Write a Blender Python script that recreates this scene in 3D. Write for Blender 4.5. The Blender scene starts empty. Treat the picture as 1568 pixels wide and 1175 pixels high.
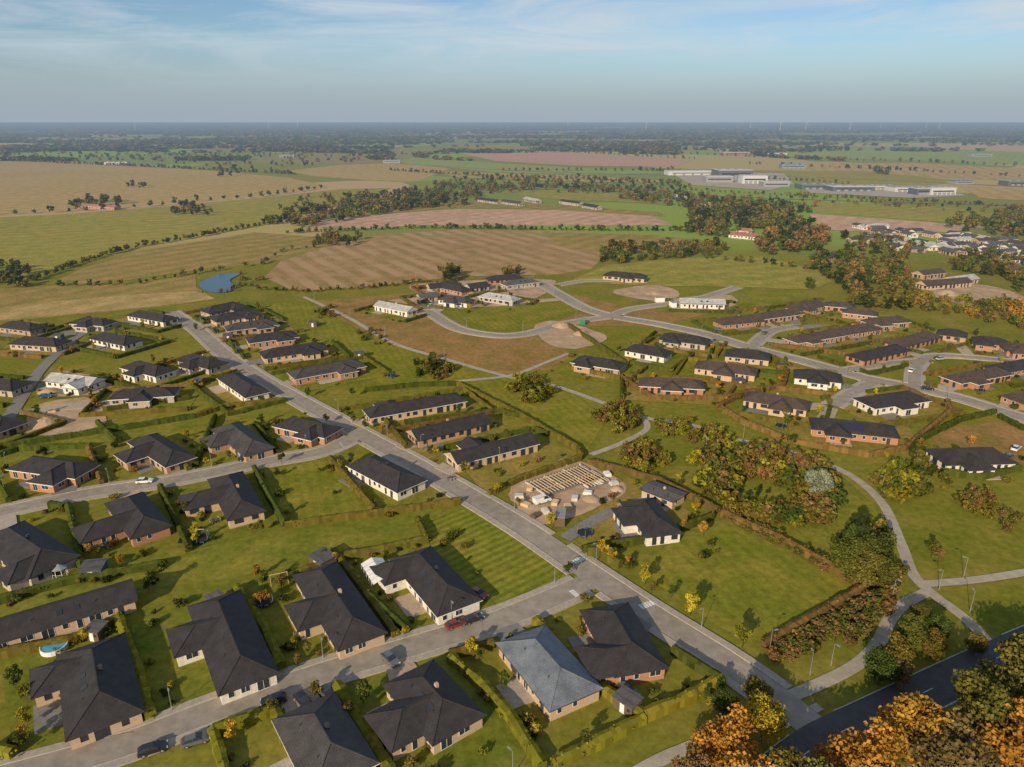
import bpy, math, random
import numpy as np
from mathutils import Vector, Matrix, noise as mnoise
random.seed(7); rng=np.random.default_rng(7)
scene=bpy.context.scene
# ------------------------------------------------------------------ camera (drone, 95 m up, looking +Y)
H=95.0; F=1115.0; CX=784.0; CY=587.5
PITCH=math.atan((CY-185.0)/F); SP,CP=math.sin(PITCH),math.cos(PITCH)
cam=bpy.data.cameras.new('camera'); co=bpy.data.objects.new('camera',cam); scene.collection.objects.link(co)
cam.sensor_width=36; cam.lens=36*F/1568.0; cam.clip_start=1; cam.clip_end=90000
co.location=(0,0,H); co.rotation_euler=(math.pi/2-PITCH,0,0); scene.camera=co
def G(px,py,z=0.0):  # px,py are image pixel coordinates
    """image pixel, projected through this camera -> metres on the level plane z"""
    u=(px-CX)/F; v=(py-CY)/F
    d=SP+v*CP; f=CP-v*SP
    k=(H-z)/d
    return (u*k,f*k)
def GP(l,z=0.0): return [G(a,b,z) for a,b in l]

# ------------------------------------------------------------------ materials
def haze_group():  # haze painted into every material: blue-grey emission mixed in with distance from origin
    g=bpy.data.node_groups.new('painted_haze','ShaderNodeTree')
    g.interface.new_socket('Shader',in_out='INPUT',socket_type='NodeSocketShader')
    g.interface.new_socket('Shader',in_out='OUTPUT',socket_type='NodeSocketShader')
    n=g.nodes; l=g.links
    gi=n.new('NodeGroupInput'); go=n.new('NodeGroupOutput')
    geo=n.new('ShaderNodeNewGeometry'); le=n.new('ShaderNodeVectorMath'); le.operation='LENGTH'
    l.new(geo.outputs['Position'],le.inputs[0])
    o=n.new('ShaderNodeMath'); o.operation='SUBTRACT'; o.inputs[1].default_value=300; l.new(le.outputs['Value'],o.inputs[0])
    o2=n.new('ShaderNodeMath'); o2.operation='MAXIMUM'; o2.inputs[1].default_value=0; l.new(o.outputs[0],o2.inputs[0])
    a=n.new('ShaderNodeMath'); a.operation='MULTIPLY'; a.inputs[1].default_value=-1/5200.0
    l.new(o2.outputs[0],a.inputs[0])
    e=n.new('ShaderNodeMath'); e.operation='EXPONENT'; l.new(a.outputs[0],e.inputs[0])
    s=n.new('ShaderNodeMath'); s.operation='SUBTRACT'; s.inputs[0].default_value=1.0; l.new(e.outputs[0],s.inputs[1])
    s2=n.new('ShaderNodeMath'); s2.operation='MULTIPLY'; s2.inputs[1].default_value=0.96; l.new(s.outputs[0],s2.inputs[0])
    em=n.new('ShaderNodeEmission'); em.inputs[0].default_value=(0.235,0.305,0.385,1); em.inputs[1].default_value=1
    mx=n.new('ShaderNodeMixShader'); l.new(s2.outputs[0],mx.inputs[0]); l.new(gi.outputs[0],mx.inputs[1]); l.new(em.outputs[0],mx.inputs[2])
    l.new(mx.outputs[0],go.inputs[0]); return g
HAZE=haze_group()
class M:
    def __init__(s,name,rough=0.8,spec=0.3):
        s.m=bpy.data.materials.new(name); s.m.use_nodes=True; s.n=s.m.node_tree.nodes; s.l=s.m.node_tree.links
        s.n.clear(); s.o=s.n.new('ShaderNodeOutputMaterial'); s.p=s.n.new('ShaderNodeBsdfPrincipled')
        s.p.inputs['Roughness'].default_value=rough; s.p.inputs['Specular IOR Level'].default_value=spec
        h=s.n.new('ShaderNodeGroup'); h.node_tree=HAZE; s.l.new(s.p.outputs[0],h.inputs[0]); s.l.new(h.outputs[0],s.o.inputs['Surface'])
        s.m.cycles.emission_sampling='NONE'
    def pos(s,rot=0,scale=(1,1,1)):
        src=s.n.new('ShaderNodeNewGeometry').outputs['Position']
        mp=s.n.new('ShaderNodeMapping'); mp.inputs['Rotation'].default_value=(0,0,rot); mp.inputs['Scale'].default_value=scale
        s.l.new(src,mp.inputs[0]); return mp.outputs[0]
    def noise(s,scale,detail=3,vec=None,rough=0.55):
        t=s.n.new('ShaderNodeTexNoise'); t.inputs['Scale'].default_value=scale; t.inputs['Detail'].default_value=detail; t.inputs['Roughness'].default_value=rough
        s.l.new(vec if vec is not None else s.pos(),t.inputs['Vector']); return t.outputs['Fac']
    def ramp(s,fac,stops,interp='LINEAR'):
        r=s.n.new('ShaderNodeValToRGB'); cr=r.color_ramp; cr.interpolation=interp
        while len(cr.elements)<len(stops): cr.elements.new(0.5)
        for e,(p,c) in zip(cr.elements,stops): e.position=p; e.color=(*c,1) if len(c)==3 else c
        s.l.new(fac,r.inputs[0]); return r.outputs[0]
    def mix(s,fac,a,b,mode='MIX'):
        x=s.n.new('ShaderNodeMix'); x.data_type='RGBA'; x.blend_type=mode
        if isinstance(fac,(int,float)): x.inputs[0].default_value=fac
        else: s.l.new(fac,x.inputs[0])
        for i,c in ((6,a),(7,b)):
            if isinstance(c,tuple): x.inputs[i].default_value=(*c[:3],1)
            else: s.l.new(c,x.inputs[i])
        return x.outputs[2]
    def gray(s,fac,lo,hi,p0=0.3,p1=0.7): return s.ramp(fac,[(p0,(lo,)*3),(p1,(hi,)*3)])
    def base(s,c):
        if isinstance(c,tuple): s.p.inputs['Base Color'].default_value=(*c[:3],1)
        else: s.l.new(c,s.p.inputs['Base Color'])
    def bump(s,fac,strength,dist):
        b=s.n.new('ShaderNodeBump'); b.inputs['Strength'].default_value=strength; b.inputs['Distance'].default_value=dist
        s.l.new(fac,b.inputs['Height']); s.l.new(b.outputs[0],s.p.inputs['Normal'])
def grass(name,A,B,stripe=None,amt=0.25,big=0.012,dry=None):
    k=M(name,1.0,0.0)
    A=(A[0]*1.16,A[1]*1.05,A[2]*1.5); B=(B[0]*1.16,B[1]*1.05,B[2]*1.5)
    c=k.ramp(k.noise(big,3),[(0.35,A),(0.65,B)])
    c=k.mix(k.ramp(k.noise(0.09,4),[(0.40,(0,0,0)),(0.72,(1,1,1))]),c,dry or (B[0]*1.38,B[1]*1.16,B[2]*1.4))
    c=k.mix(1.0,c,k.gray(k.noise(0.55,4,rough=0.75),0.70,1.30),'MULTIPLY')
    if stripe:
        w=k.n.new('ShaderNodeTexWave'); w.bands_direction='X'; w.inputs['Scale'].default_value=1.0/stripe[1]*0.314
        w.inputs['Distortion'].default_value=stripe[3] if len(stripe)>3 else 0.6; w.inputs['Detail'].default_value=2; w.inputs['Detail Scale'].default_value=0.3
        k.l.new(k.pos(rot=math.radians(stripe[0])),w.inputs['Vector'])
        if len(stripe)>2 and stripe[2]: 
            f=k.ramp(w.outputs['Fac'],[(0.25,(0,0,0)),(0.75,(amt,)*3)]); br=k.gray(k.noise(0.02,3),0.1,1.0,.38,.55)
            f=k.mix(1.0,f,br,'MULTIPLY'); c=k.mix(f,c,stripe[2])
        else: c=k.mix(1.0,c,k.gray(w.outputs['Fac'],1-amt,1+amt*0.5),'MULTIPLY')
    k.base(c); return k.m
def speck(name,A,B,scale=0.6,rough=0.85,spec=0.2,big=0.05):
    k=M(name,rough,spec); c=k.ramp(k.noise(big,4),[(0.3,A),(0.7,B)])
    c=k.mix(1.0,c,k.gray(k.noise(scale,4,rough=0.7),0.8,1.18),'MULTIPLY'); k.base(c); return k.m
def plain(name,c,rough=0.6,spec=0.4,metal=0.0):
    k=M(name,rough,spec); k.base(k.mix(1.0,c,k.gray(k.noise(1.7,2),0.85,1.12),'MULTIPLY')); k.p.inputs['Metallic'].default_value=metal; return k.m

LAWN=grass('lawn_grass',(0.135,0.155,0.014),(0.180,0.185,0.021))
LAWN2=grass('garden_grass',(0.115,0.148,0.013),(0.160,0.178,0.019),big=0.03)
MOWN=grass('mown_grass',(0.128,0.168,0.013),(0.160,0.188,0.018),stripe=(50,2.2),amt=0.18)
MOWN2=grass('mown_grass_b',(0.130,0.158,0.013),(0.170,0.182,0.019),stripe=(-20,3.0),amt=0.06)
LAWN3=grass('garden_grass_b',(0.098,0.135,0.012),(0.135,0.160,0.016),big=0.05)
LAWN4=grass('garden_grass_dry',(0.165,0.160,0.022),(0.205,0.185,0.030),big=0.05)
ROUGH=grass('rough_grass',(0.175,0.140,0.028),(0.225,0.165,0.040))
F_TAN=grass('field_tan',(0.28,0.245,0.060),(0.33,0.27,0.075),stripe=(20,24,None,.3),amt=0.07,big=0.004)
F_GREEN=grass('field_green',(0.185,0.21,0.026),(0.24,0.24,0.038),stripe=(60,20,None,.3),amt=0.06,big=0.004)
F_OLIVE=grass('field_olive',(0.19,0.18,0.034),(0.24,0.205,0.045),stripe=(35,18,None,.3),amt=0.09,big=0.005)
F_BROWN=grass('field_stubble',(0.205,0.175,0.045),(0.26,0.195,0.06),stripe=(-30,15,(0.44,0.285,0.165),2.2),amt=0.75,big=0.005)
F_PALE=grass('field_pale',(0.33,0.25,0.11),(0.40,0.30,0.135),stripe=(35,18,None,.3),amt=0.07,big=0.01)
F_RED=grass('field_ploughed',(0.33,0.23,0.10),(0.38,0.26,0.12),stripe=(35,18,None,.3),amt=0.05,big=0.003)
F_BRIGHT=grass('field_bright',(0.175,0.26,0.035),(0.22,0.29,0.048),stripe=(35,18,None,.3),amt=0.05,big=0.003)
ASPH=speck('asphalt',(0.275,0.235,0.188),(0.335,0.288,0.235),0.4)
ASPHD=speck('asphalt_dark',(0.075,0.072,0.072),(0.10,0.096,0.095),0.6)
PAVE=speck('pavement_slabs',(0.35,0.295,0.235),(0.41,0.355,0.285),1.2)
KERB=speck('kerb_stone',(0.40,0.36,0.31),(0.46,0.42,0.36),1.2)
PATHM=speck('path_gravel',(0.35,0.30,0.235),(0.41,0.355,0.28),0.5)
DIRT=speck('bare_soil',(0.34,0.225,0.13),(0.52,0.37,0.24),0.35,big=0.12)
DRIVE=[speck('paving_light',(0.36,0.30,0.24),(0.43,0.37,0.30),1.3),speck('paving_grey',(0.19,0.175,0.16),(0.24,0.225,0.20),1.3),speck('paving_sand',(0.39,0.285,0.20),(0.45,0.345,0.25),1.3)]
WHITE=plain('white_paint',(0.74,0.72,0.68)); MARK=plain('road_marking',(0.7,0.7,0.68))
def wallm(name,A,B):
    k=M(name,0.85,0.15); c=k.ramp(k.noise(2.5,3),[(0.3,A),(0.7,B)])
    b=k.n.new('ShaderNodeTexBrick'); b.inputs['Scale'].default_value=1; b.inputs['Brick Width'].default_value=0.25; b.inputs['Row Height'].default_value=0.085; b.inputs['Mortar Size'].default_value=0.008
    b.inputs['Color1'].default_value=(1,1,1,1); b.inputs['Color2'].default_value=(0.82,0.8,0.78,1); b.inputs['Mortar'].default_value=(0.8,0.8,0.8,1)
    xr=k.n.new('ShaderNodeMapping'); xr.inputs['Rotation'].default_value=(math.pi/2,0,0); k.l.new(k.n.new('ShaderNodeTexCoord').outputs['Object'],xr.inputs[0]); k.l.new(xr.outputs[0],b.inputs['Vector'])
    k.base(k.mix(1.0,c,b.outputs['Color'],'MULTIPLY')); return k.m
WALLS={'y':wallm('yellow_brick',(0.54,0.385,0.25),(0.61,0.45,0.30)),'r':wallm('red_brick',(0.42,0.21,0.12),(0.49,0.255,0.15)),
 'w':plain('light_render',(0.68,0.62,0.53),0.8),'g':wallm('grey_brick',(0.44,0.37,0.30),(0.51,0.43,0.35)),'b':wallm('brown_brick',(0.43,0.275,0.175),(0.50,0.33,0.21))}
def roofm(name,c,row=0.16,rough=0.65):
    k=M(name,rough,0.3)
    tc=k.n.new('ShaderNodeTexCoord'); sx=k.n.new('ShaderNodeSeparateXYZ'); k.l.new(tc.outputs['Object'],sx.inputs[0])
    m=k.n.new('ShaderNodeMath'); m.operation='MULTIPLY'; m.inputs[1].default_value=1/row; k.l.new(sx.outputs['Z'],m.inputs[0])
    f=k.n.new('ShaderNodeMath'); f.operation='FRACT'; k.l.new(m.outputs[0],f.inputs[0])
    cc=k.mix(1.0,c,k.gray(k.noise(0.5,3),0.78,1.28),'MULTIPLY'); cc=k.mix(1.0,cc,k.gray(k.noise(4,2,rough=0.8),0.78,1.22),'MULTIPLY')
    cc=k.mix(1.0,cc,k.gray(f.outputs[0],0.70,1.05,0.0,0.35),'MULTIPLY'); k.base(cc); return k.m
ROOFS={'k':roofm('black_roof_tiles',(0.038,0.034,0.034)),'d':roofm('dark_grey_roof_tiles',(0.062,0.056,0.055)),'n':roofm('brown_roof_tiles',(0.076,0.055,0.044)),
 'b':roofm('blue_grey_roof_tiles',(0.15,0.165,0.19),rough=0.5),'l':roofm('light_grey_roof',(0.38,0.37,0.36)),'r':roofm('red_roof_tiles',(0.32,0.13,0.08)),'a':roofm('anthracite_roof_felt',(0.09,0.085,0.085))}
GLASS=M('window_glass',0.08,0.6); GLASS.base((0.03,0.035,0.045)); GLASS=GLASS.m
FRD=plain('dark_frame',(0.05,0.05,0.055),0.5); SOLAR=M('solar_panel',0.15,0.6); SOLAR.base((0.015,0.02,0.05)); SOLAR=SOLAR.m
WOOD=plain('timber',(0.62,0.44,0.25),0.8); WOODD=plain('dark_timber',(0.13,0.09,0.06),0.8); CONC=speck('concrete',(0.52,0.49,0.45),(0.62,0.58,0.53),0.8)
METAL=plain('galvanised_steel',(0.32,0.33,0.34),0.45,0.5,0.3); RUB=plain('rubber',(0.02,0.02,0.02),0.8)
BARK=plain('bark',(0.11,0.085,0.06),0.9); POOL=plain('pool_water',(0.08,0.35,0.50),0.15,0.6); ORANGE=plain('orange_plastic',(0.6,0.14,0.03))
GREENP=plain('green_plastic',(0.03,0.20,0.12)); BLUEP=plain('blue_plastic',(0.05,0.16,0.4))
WATER=M('pond_water',0.2,0.4); WATER.base((0.02,0.08,0.12)); WATER.bump(WATER.noise(0.8,3),0.15,0.1); WATER=WATER.m
def foliage():
    k=M('foliage',0.85,0.15); a=k.n.new('ShaderNodeAttribute'); a.attribute_name='col'
    oi=k.n.new('ShaderNodeObjectInfo'); c=k.mix(1.0,a.outputs['Color'],oi.outputs['Color'],'MULTIPLY')
    d=k.n.new('ShaderNodeBsdfDiffuse'); k.l.new(c,d.inputs[0])
    t=k.n.new('ShaderNodeBsdfTranslucent'); k.l.new(c,t.inputs[0]); mx=k.n.new('ShaderNodeMixShader'); mx.inputs[0].default_value=0.2
    h=[x for x in k.n if x.type=='GROUP'][0]; k.l.new(d.outputs[0],mx.inputs[1]); k.l.new(t.outputs[0],mx.inputs[2]); k.l.new(mx.outputs[0],h.inputs[0]); k.n.remove(k.p); return k.m
FOL=foliage()

# ------------------------------------------------------------------ mesh helpers
def link(o,parent=None):
    scene.collection.objects.link(o)
    if parent: o.parent=parent
    return o
class MB:
    def __init__(s): s.v=[];s.f=[];s.m=[];s.mats=[]
    def mi(s,mat):
        if mat not in s.mats: s.mats.append(mat)
        return s.mats.index(mat)
    def face(s,pts,mat):
        b=len(s.v); s.v+= [tuple(p) for p in pts]; s.f.append(tuple(range(b,b+len(pts)))); s.m.append(s.mi(mat))
    def hexa(s,c,mat):
        b=len(s.v); s.v+=[tuple(p) for p in c]; i=s.mi(mat)
        for q in ((0,3,2,1),(4,5,6,7),(0,1,5,4),(1,2,6,5),(2,3,7,6),(3,0,4,7)): s.f.append(tuple(b+j for j in q)); s.m.append(i)
    def box(s,x0,x1,y0,y1,z0,z1,mat,T=None):
        c=[(x0,y0,z0),(x1,y0,z0),(x1,y1,z0),(x0,y1,z0),(x0,y0,z1),(x1,y0,z1),(x1,y1,z1),(x0,y1,z1)]
        if T: c=[T@Vector(p) for p in c]
        s.hexa(c,mat)
    def bar(s,a,b,r,mat,n=4,r2=None):
        a=Vector(a);b=Vector(b); d=(b-a).normalized(); up=Vector((0,0,1)) if abs(d.z)<0.9 else Vector((1,0,0))
        x=d.cross(up).normalized(); y=d.cross(x); r2=r if r2 is None else r2; i=s.mi(mat); base=len(s.v)
        for P,R in ((a,r),(b,r2)):
            for k in range(n):
                t=2*math.pi*(k+.5)/n; s.v.append(tuple(P+x*math.cos(t)*R+y*math.sin(t)*R))
        for k in range(n):
            s.f.append((base+k,base+(k+1)%n,base+n+(k+1)%n,base+n+k)); s.m.append(i)
        s.f.append(tuple(base+k for k in range(n))[::-1]); s.m.append(i); s.f.append(tuple(base+n+k for k in range(n))); s.m.append(i)
    def mesh(s,name):
        me=bpy.data.meshes.new(name); me.from_pydata(s.v,[],s.f)
        for m in s.mats: me.materials.append(m)
        me.polygons.foreach_set('material_index',s.m); me.update(); return me
    def obj(s,name,parent=None): return link(bpy.data.objects.new(name,s.mesh(name)),parent)
def catmull(P,closed=False,n=8):
    P=[np.array(p,float) for p in P]; out=[]; N=len(P)
    for i in range(N if closed else N-1):
        if closed: a,b,c,d=P[(i-1)%N],P[i],P[(i+1)%N],P[(i+2)%N]
        else: a,b,c,d=P[max(i-1,0)],P[i],P[i+1],P[min(i+2,N-1)]
        for k in range(n):
            t=k/n; out.append(0.5*((2*b)+(c-a)*t+(2*a-5*b+4*c-d)*t*t+(3*b-a-3*c+d)*t**3))
    if not closed: out.append(P[-1])
    return out
def resample(P,step):
    P=[np.array(p,float)[:2] for p in P]; out=[P[0]]
    L=sum(np.linalg.norm(P[i+1]-P[i]) for i in range(len(P)-1)); n=max(1,int(round(L/step))); step=L/n; need=step
    for i in range(len(P)-1):
        a,b=P[i],P[i+1]; d=np.linalg.norm(b-a); t=0
        while d-t>=need-1e-9:
            t+=need; out.append(a+(b-a)*t/max(d,1e-9)); need=step
        need-=d-t
    if len(out)<n+1: out.append(P[-1])
    return out
def normals(P):
    out=[]
    for i in range(len(P)):
        d=P[min(i+1,len(P)-1)]-P[max(i-1,0)]; d=d/max(np.linalg.norm(d),1e-9); out.append(np.array([-d[1],d[0]]))
    return out
def sheet(name,poly,z,mat,smooth=False,world=False,jit=0):
    P=poly if world else GP(poly)
    if smooth: P=catmull(P,True,5)
    if jit: P=[(p[0]+random.uniform(-jit,jit),p[1]+random.uniform(-jit,jit)) for p in P]
    b=MB(); b.face([(p[0],p[1],z) for p in P],mat)
    o=b.obj(name)
    if o.data.polygons[0].normal.z<0: o.data.flip_normals()
    return o

# ------------------------------------------------------------------ ground
gb=MB(); R=45000
k=M('ground_farmland',1.0,0.0)
wv=k.n.new('ShaderNodeVectorMath'); wv.operation='ADD'
nt=k.n.new('ShaderNodeTexNoise'); nt.inputs['Scale'].default_value=0.0022; nt.inputs['Detail'].default_value=2; k.l.new(k.pos(),nt.inputs['Vector'])
vs=k.n.new('ShaderNodeVectorMath'); vs.operation='SCALE'; vs.inputs['Scale'].default_value=0.7; k.l.new(nt.outputs['Color'],vs.inputs[0])
k.l.new(k.pos(rot=0.45,scale=(1/380,1/620,1)),wv.inputs[0]); k.l.new(vs.outputs[0],wv.inputs[1])
vo=k.n.new('ShaderNodeTexVoronoi'); vo.inputs['Scale'].default_value=1.0; vo.distance='MINKOWSKI'; vo.inputs['Exponent'].default_value=4; k.l.new(wv.outputs[0],vo.inputs['Vector'])
sepc=k.n.new('ShaderNodeSeparateColor'); k.l.new(vo.outputs['Color'],sepc.inputs[0])
fc=k.ramp(sepc.outputs[0],[(0,(0.22,0.225,0.055)),(0.2,(0.42,0.33,0.13)),(0.35,(0.24,0.32,0.06)),(0.55,(0.46,0.32,0.18)),(0.68,(0.26,0.23,0.07)),(0.82,(0.21,0.25,0.06))],'CONSTANT')
near=k.ramp(k.noise(0.012,3),[(0.35,(0.152,0.160,0.021)),(0.65,(0.210,0.192,0.032))])
near=k.mix(k.ramp(k.noise(0.07,4),[(0.45,(0,0,0)),(0.75,(1,1,1))]),near,(0.26,0.205,0.044))
ge=k.n.new('ShaderNodeNewGeometry'); sx=k.n.new('ShaderNodeSeparateXYZ'); k.l.new(ge.outputs['Position'],sx.inputs[0])
mr=k.n.new('ShaderNodeMapRange'); mr.inputs[1].default_value=520; mr.inputs[2].default_value=620; k.l.new(sx.outputs['Y'],mr.inputs[0])
c=k.mix(mr.outputs[0],near,fc); c=k.mix(1.0,c,k.gray(k.noise(0.5,4,rough=0.75),0.72,1.28),'MULTIPLY'); k.base(c)
gb.face([(-R,-R,0),(R,-R,0),(R,R,0),(-R,R,0)],k.m); gb.obj('ground')

fields=[
('field',F_TAN,[(-60,246),(150,250),(330,262),(440,272),(505,286),(400,299),(240,313),(100,325),(-60,334)]),
('field',F_GREEN,[(-60,336),(100,328),(240,317),(400,303),(520,290),(600,288),(560,305),(480,325),(395,348),(300,362),(200,380),(110,403),(60,425),(-60,440)]),
('field',F_OLIVE,[(80,432),(130,410),(215,385),(300,370),(390,356),(470,362),(555,364),(480,385),(410,402),(280,416),(150,436)]),
('field',F_BROWN,[(405,425),(430,400),(500,378),(570,360),(700,352),(830,354),(1000,360),(1110,372),(1040,384),(930,390),(905,412),(860,420),(700,424),(560,440),(450,446)]),
('field',F_OLIVE,[(830,356),(1000,360),(1110,372),(1040,384),(935,390),(860,378)]),
('field',F_OLIVE,[(-60,446),(80,438),(180,436),(300,422),(300,440),(330,458),(250,470),(120,482),(-60,500)]),
('field',F_TAN,[(-60,480),(80,462),(200,452),(300,446),(330,458),(250,468),(120,480),(-60,496)]),
('field',F_PALE,[(470,347),(490,338),(580,329),(700,320),(850,322),(1000,331),(1030,345),(850,346),(640,345),(560,350)]),
('field',F_OLIVE,[(500,335),(620,315),(700,308),(850,314),(1010,325),(1020,332),(850,321),(700,319),(580,328)]),
('meadow',F_GREEN,[(870,432),(930,406),(1040,396),(1160,392),(1250,412),(1275,432),(1240,444),(1130,440),(990,438)]),
('field',F_TAN,[(440,262),(520,253),(600,250),(690,258),(640,278),(560,276),(480,270)]),
('field',F_BRIGHT,[(590,251),(640,240),(760,250),(900,258),(1060,264),(900,268),(760,264),(680,256)]),
('field',F_RED,[(710,236),(860,234),(1060,246),(1030,256),(880,254),(760,247)]),
('field',F_BRIGHT,[(1040,224),(1200,222),(1400,226),(1640,236),(1640,256),(1400,246),(1200,240),(1080,234)]),
('field',F_GREEN,[(690,222),(1040,222),(1070,232),(860,232),(720,228)]),
('field',F_TAN,[(1200,250),(1400,250),(1640,262),(1640,282),(1400,270),(1260,266)]),
('field',F_GREEN,[(1160,262),(1320,262),(1480,278),(1400,286),(1230,280)]),
('field',F_GREEN,[(760,296),(850,291),(1000,300),(1010,312),(860,306)]),
('field',F_GREEN,[(1240,310),(1420,316),(1560,326),(1640,336),(1520,346),(1380,336),(1250,326)]),
('field',F_PALE,[(1240,328),(1380,338),(1520,348),(1450,356),(1330,356),(1250,352)]),
('field',F_TAN,[(1470,285),(1640,292),(1640,312),(1500,304)]),
('field',F_TAN,[(660,262),(900,270),(1060,280),(900,279),(700,272)]),
('field',F_GREEN,[(390,205),(600,209),(600,213),(400,211)]),
('field',F_TAN,[(700,207),(860,209),(840,214),(700,212)]),
('field',F_BRIGHT,[(1250,208),(1568,214),(1568,221),(1280,214)]),
('field',F_RED,[(330,226),(520,222),(560,227),(400,232)]),
('field',F_GREEN,[(380,216),(560,214),(640,218),(500,221)]),
('field',F_TAN,[(60,214),(220,211),(260,214),(120,218)]),
]
for i,(n,m,p) in enumerate(fields): sheet(n,p,0.03+0.012*i,m)
lawns=[
(ROUGH,[(470,462),(640,448),(660,470),(700,500),(840,518),(900,560),(760,575),(600,528),(540,500)]),
(MOWN2,[(400,468),(470,458),(560,515),(700,562),(780,580),(840,600),(700,600),(600,600),(500,520)]),
(MOWN,[(655,800),(705,778),(893,882),(884,906),(778,937),(735,905),(650,828)]),
(MOWN2,[(400,722),(500,704),(598,768),(560,790),(437,806)]),
(MOWN2,[(993,848),(1108,795),(1325,905),(1165,990),(1100,960),(1000,890)]),
(MOWN2,[(690,590),(780,580),(905,610),(930,640),(900,690),(800,650)]),
(LAWN2,[(1120,680),(1290,730),(1370,800),(1385,870),(1340,900),(1200,830),(1100,785),(1060,710)]),
(LAWN2,[(-60,895),(250,855),(430,815),(640,775),(690,778),(650,800),(520,845),(360,885),(200,905),(-60,960)]),
(LAWN2,[(0,690),(180,655),(380,620),(440,612),(470,628),(380,640),(200,672),(0,712)]),
(ROUGH,[(1420,660),(1568,640),(1640,700),(1568,712),(1440,690)]),
(ROUGH,[(880,452),(960,470),(1100,478),(1000,500),(930,500),(870,500),(800,512),(720,508),(690,490),(760,468)]),
(MOWN2,[(690,482),(780,470),(850,450),(900,475),(800,508),(730,508)]),
(LAWN2,[(980,450),(1100,448),(1230,448),(1250,456),(1130,480),(1010,478)]),
(LAWN3,[(188,955),(275,935),(365,910),(440,1042),(340,1078),(238,1115),(215,1030)]),
(LAWN3,[(600,1000),(690,1012),(780,1100),(830,1175),(600,1190),(520,1055)]),
(LAWN2,[(560,912),(630,840),(735,905),(775,940),(640,985)]),
(LAWN3,[(245,752),(390,722),(437,806),(290,845)]),
(LAWN3,[(0,1012),(110,988),(180,958),(235,1118),(130,1155),(20,1150)]),
(LAWN4,[(700,705),(815,672),(885,692),(890,703),(800,735),(745,760)]),
(LAWN4,[(872,850),(990,832),(1085,800),(960,730),(905,790)]),
]
for i,(m,p) in enumerate(lawns): sheet('lawn',p,0.030+0.0035*i,m)

# ------------------------------------------------------------------ roads
RD=[]
def road(px,w,kind): 
    P=resample(catmull(GP(px),n=8),1.5 if kind in('street','main') else 2.5); RD.append((P,w,kind))
road([(262,478),(300,503),(345,543),(400,580),(475,622),(540,658),(620,702),(700,748),(800,808),(915,886),(1000,943),(1110,1013),(1200,1078),(1250,1120),(1330,1200)],6.2,'main')
road([(-80,1215),(60,1178),(200,1138),(330,1088),(500,1030),(650,985),(780,944),(915,886)],5.6,'street')
road([(-60,798),(130,757),(260,737),(400,709),(500,690),(555,664)],5.4,'street')
road([(822,430),(855,450),(895,472),(940,485),(1010,497),(1080,512),(1150,533),(1230,553),(1320,578),(1400,594),(1480,613),(1640,665)],6.5,'street')
road([(655,476),(700,503),(760,514),(810,511),(870,495),(945,484)],5.5,'street')
road([(940,484),(965,474),(1020,466),(1070,458),(1130,440)],5,'street')
road([(1640,960),(1568,990),(1460,1040),(1340,1098),(1255,1140),(1180,1200)],7.5,'dark')
road([(1345,583),(1310,600),(1275,622)],5,'street')
road([(1290,568),(1370,556),(1420,552)],4,'street')
road([(1150,533),(1180,508),(1220,500)],4.5,'street')
road([(1400,594),(1405,560),(1440,545),(1568,555)],4.5,'street')
road([(865,826),(900,803),(938,783)],3.5,'drive')
road([(0,660),(30,615),(60,570),(90,540),(120,515),(160,500),(262,494)],4.5,'drive')
road([(855,437),(905,430),(990,432)],4.5,'street')
road([(465,455),(530,485),(600,525),(680,550),(780,578),(850,592),(930,620),(985,640),(1060,652),(1120,672),(1200,690),(1290,722),(1348,768),(1378,830),(1398,880),(1430,912),(1480,950),(1530,1003)],2.6,'path')
road([(1415,895),(1500,888),(1600,872)],2.4,'path')
road([(1425,905),(1385,925),(1362,950),(1345,985),(1310,1020),(1240,1055),(1195,1072)],2.6,'path')
road([(690,585),(780,576),(835,556),(870,542)],2.2,'path')
road([(905,697),(950,680),(990,658),(985,640)],2.2,'path')
road([(950,1200),(1010,1165),(1080,1135),(1140,1098)],2.4,'path')
road([(640,300),(800,290),(1000,296),(1200,305),(1640,318)],6,'drive')
road([(600,250),(800,262),(1000,268),(1200,270),(1640,290)],12,'drive')
allpts=[(np.array(P),w) for P,w,k in RD]
def blocked(p,skip,extra=0.2):
    for j,(Q,w) in enumerate(allpts):
        if j==skip: continue
        d=np.min(np.hypot(Q[:,0]-p[0],Q[:,1]-p[1]))
        if d<w/2+extra: return True
    return False
def roaddist(p,kinds=None):
    return min(float(np.min(np.hypot(Q[:,0]-p[0],Q[:,1]-p[1])))-w/2 for (Q,w),(a,b,k) in zip(allpts,RD) if kinds is None or k in kinds)
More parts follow.
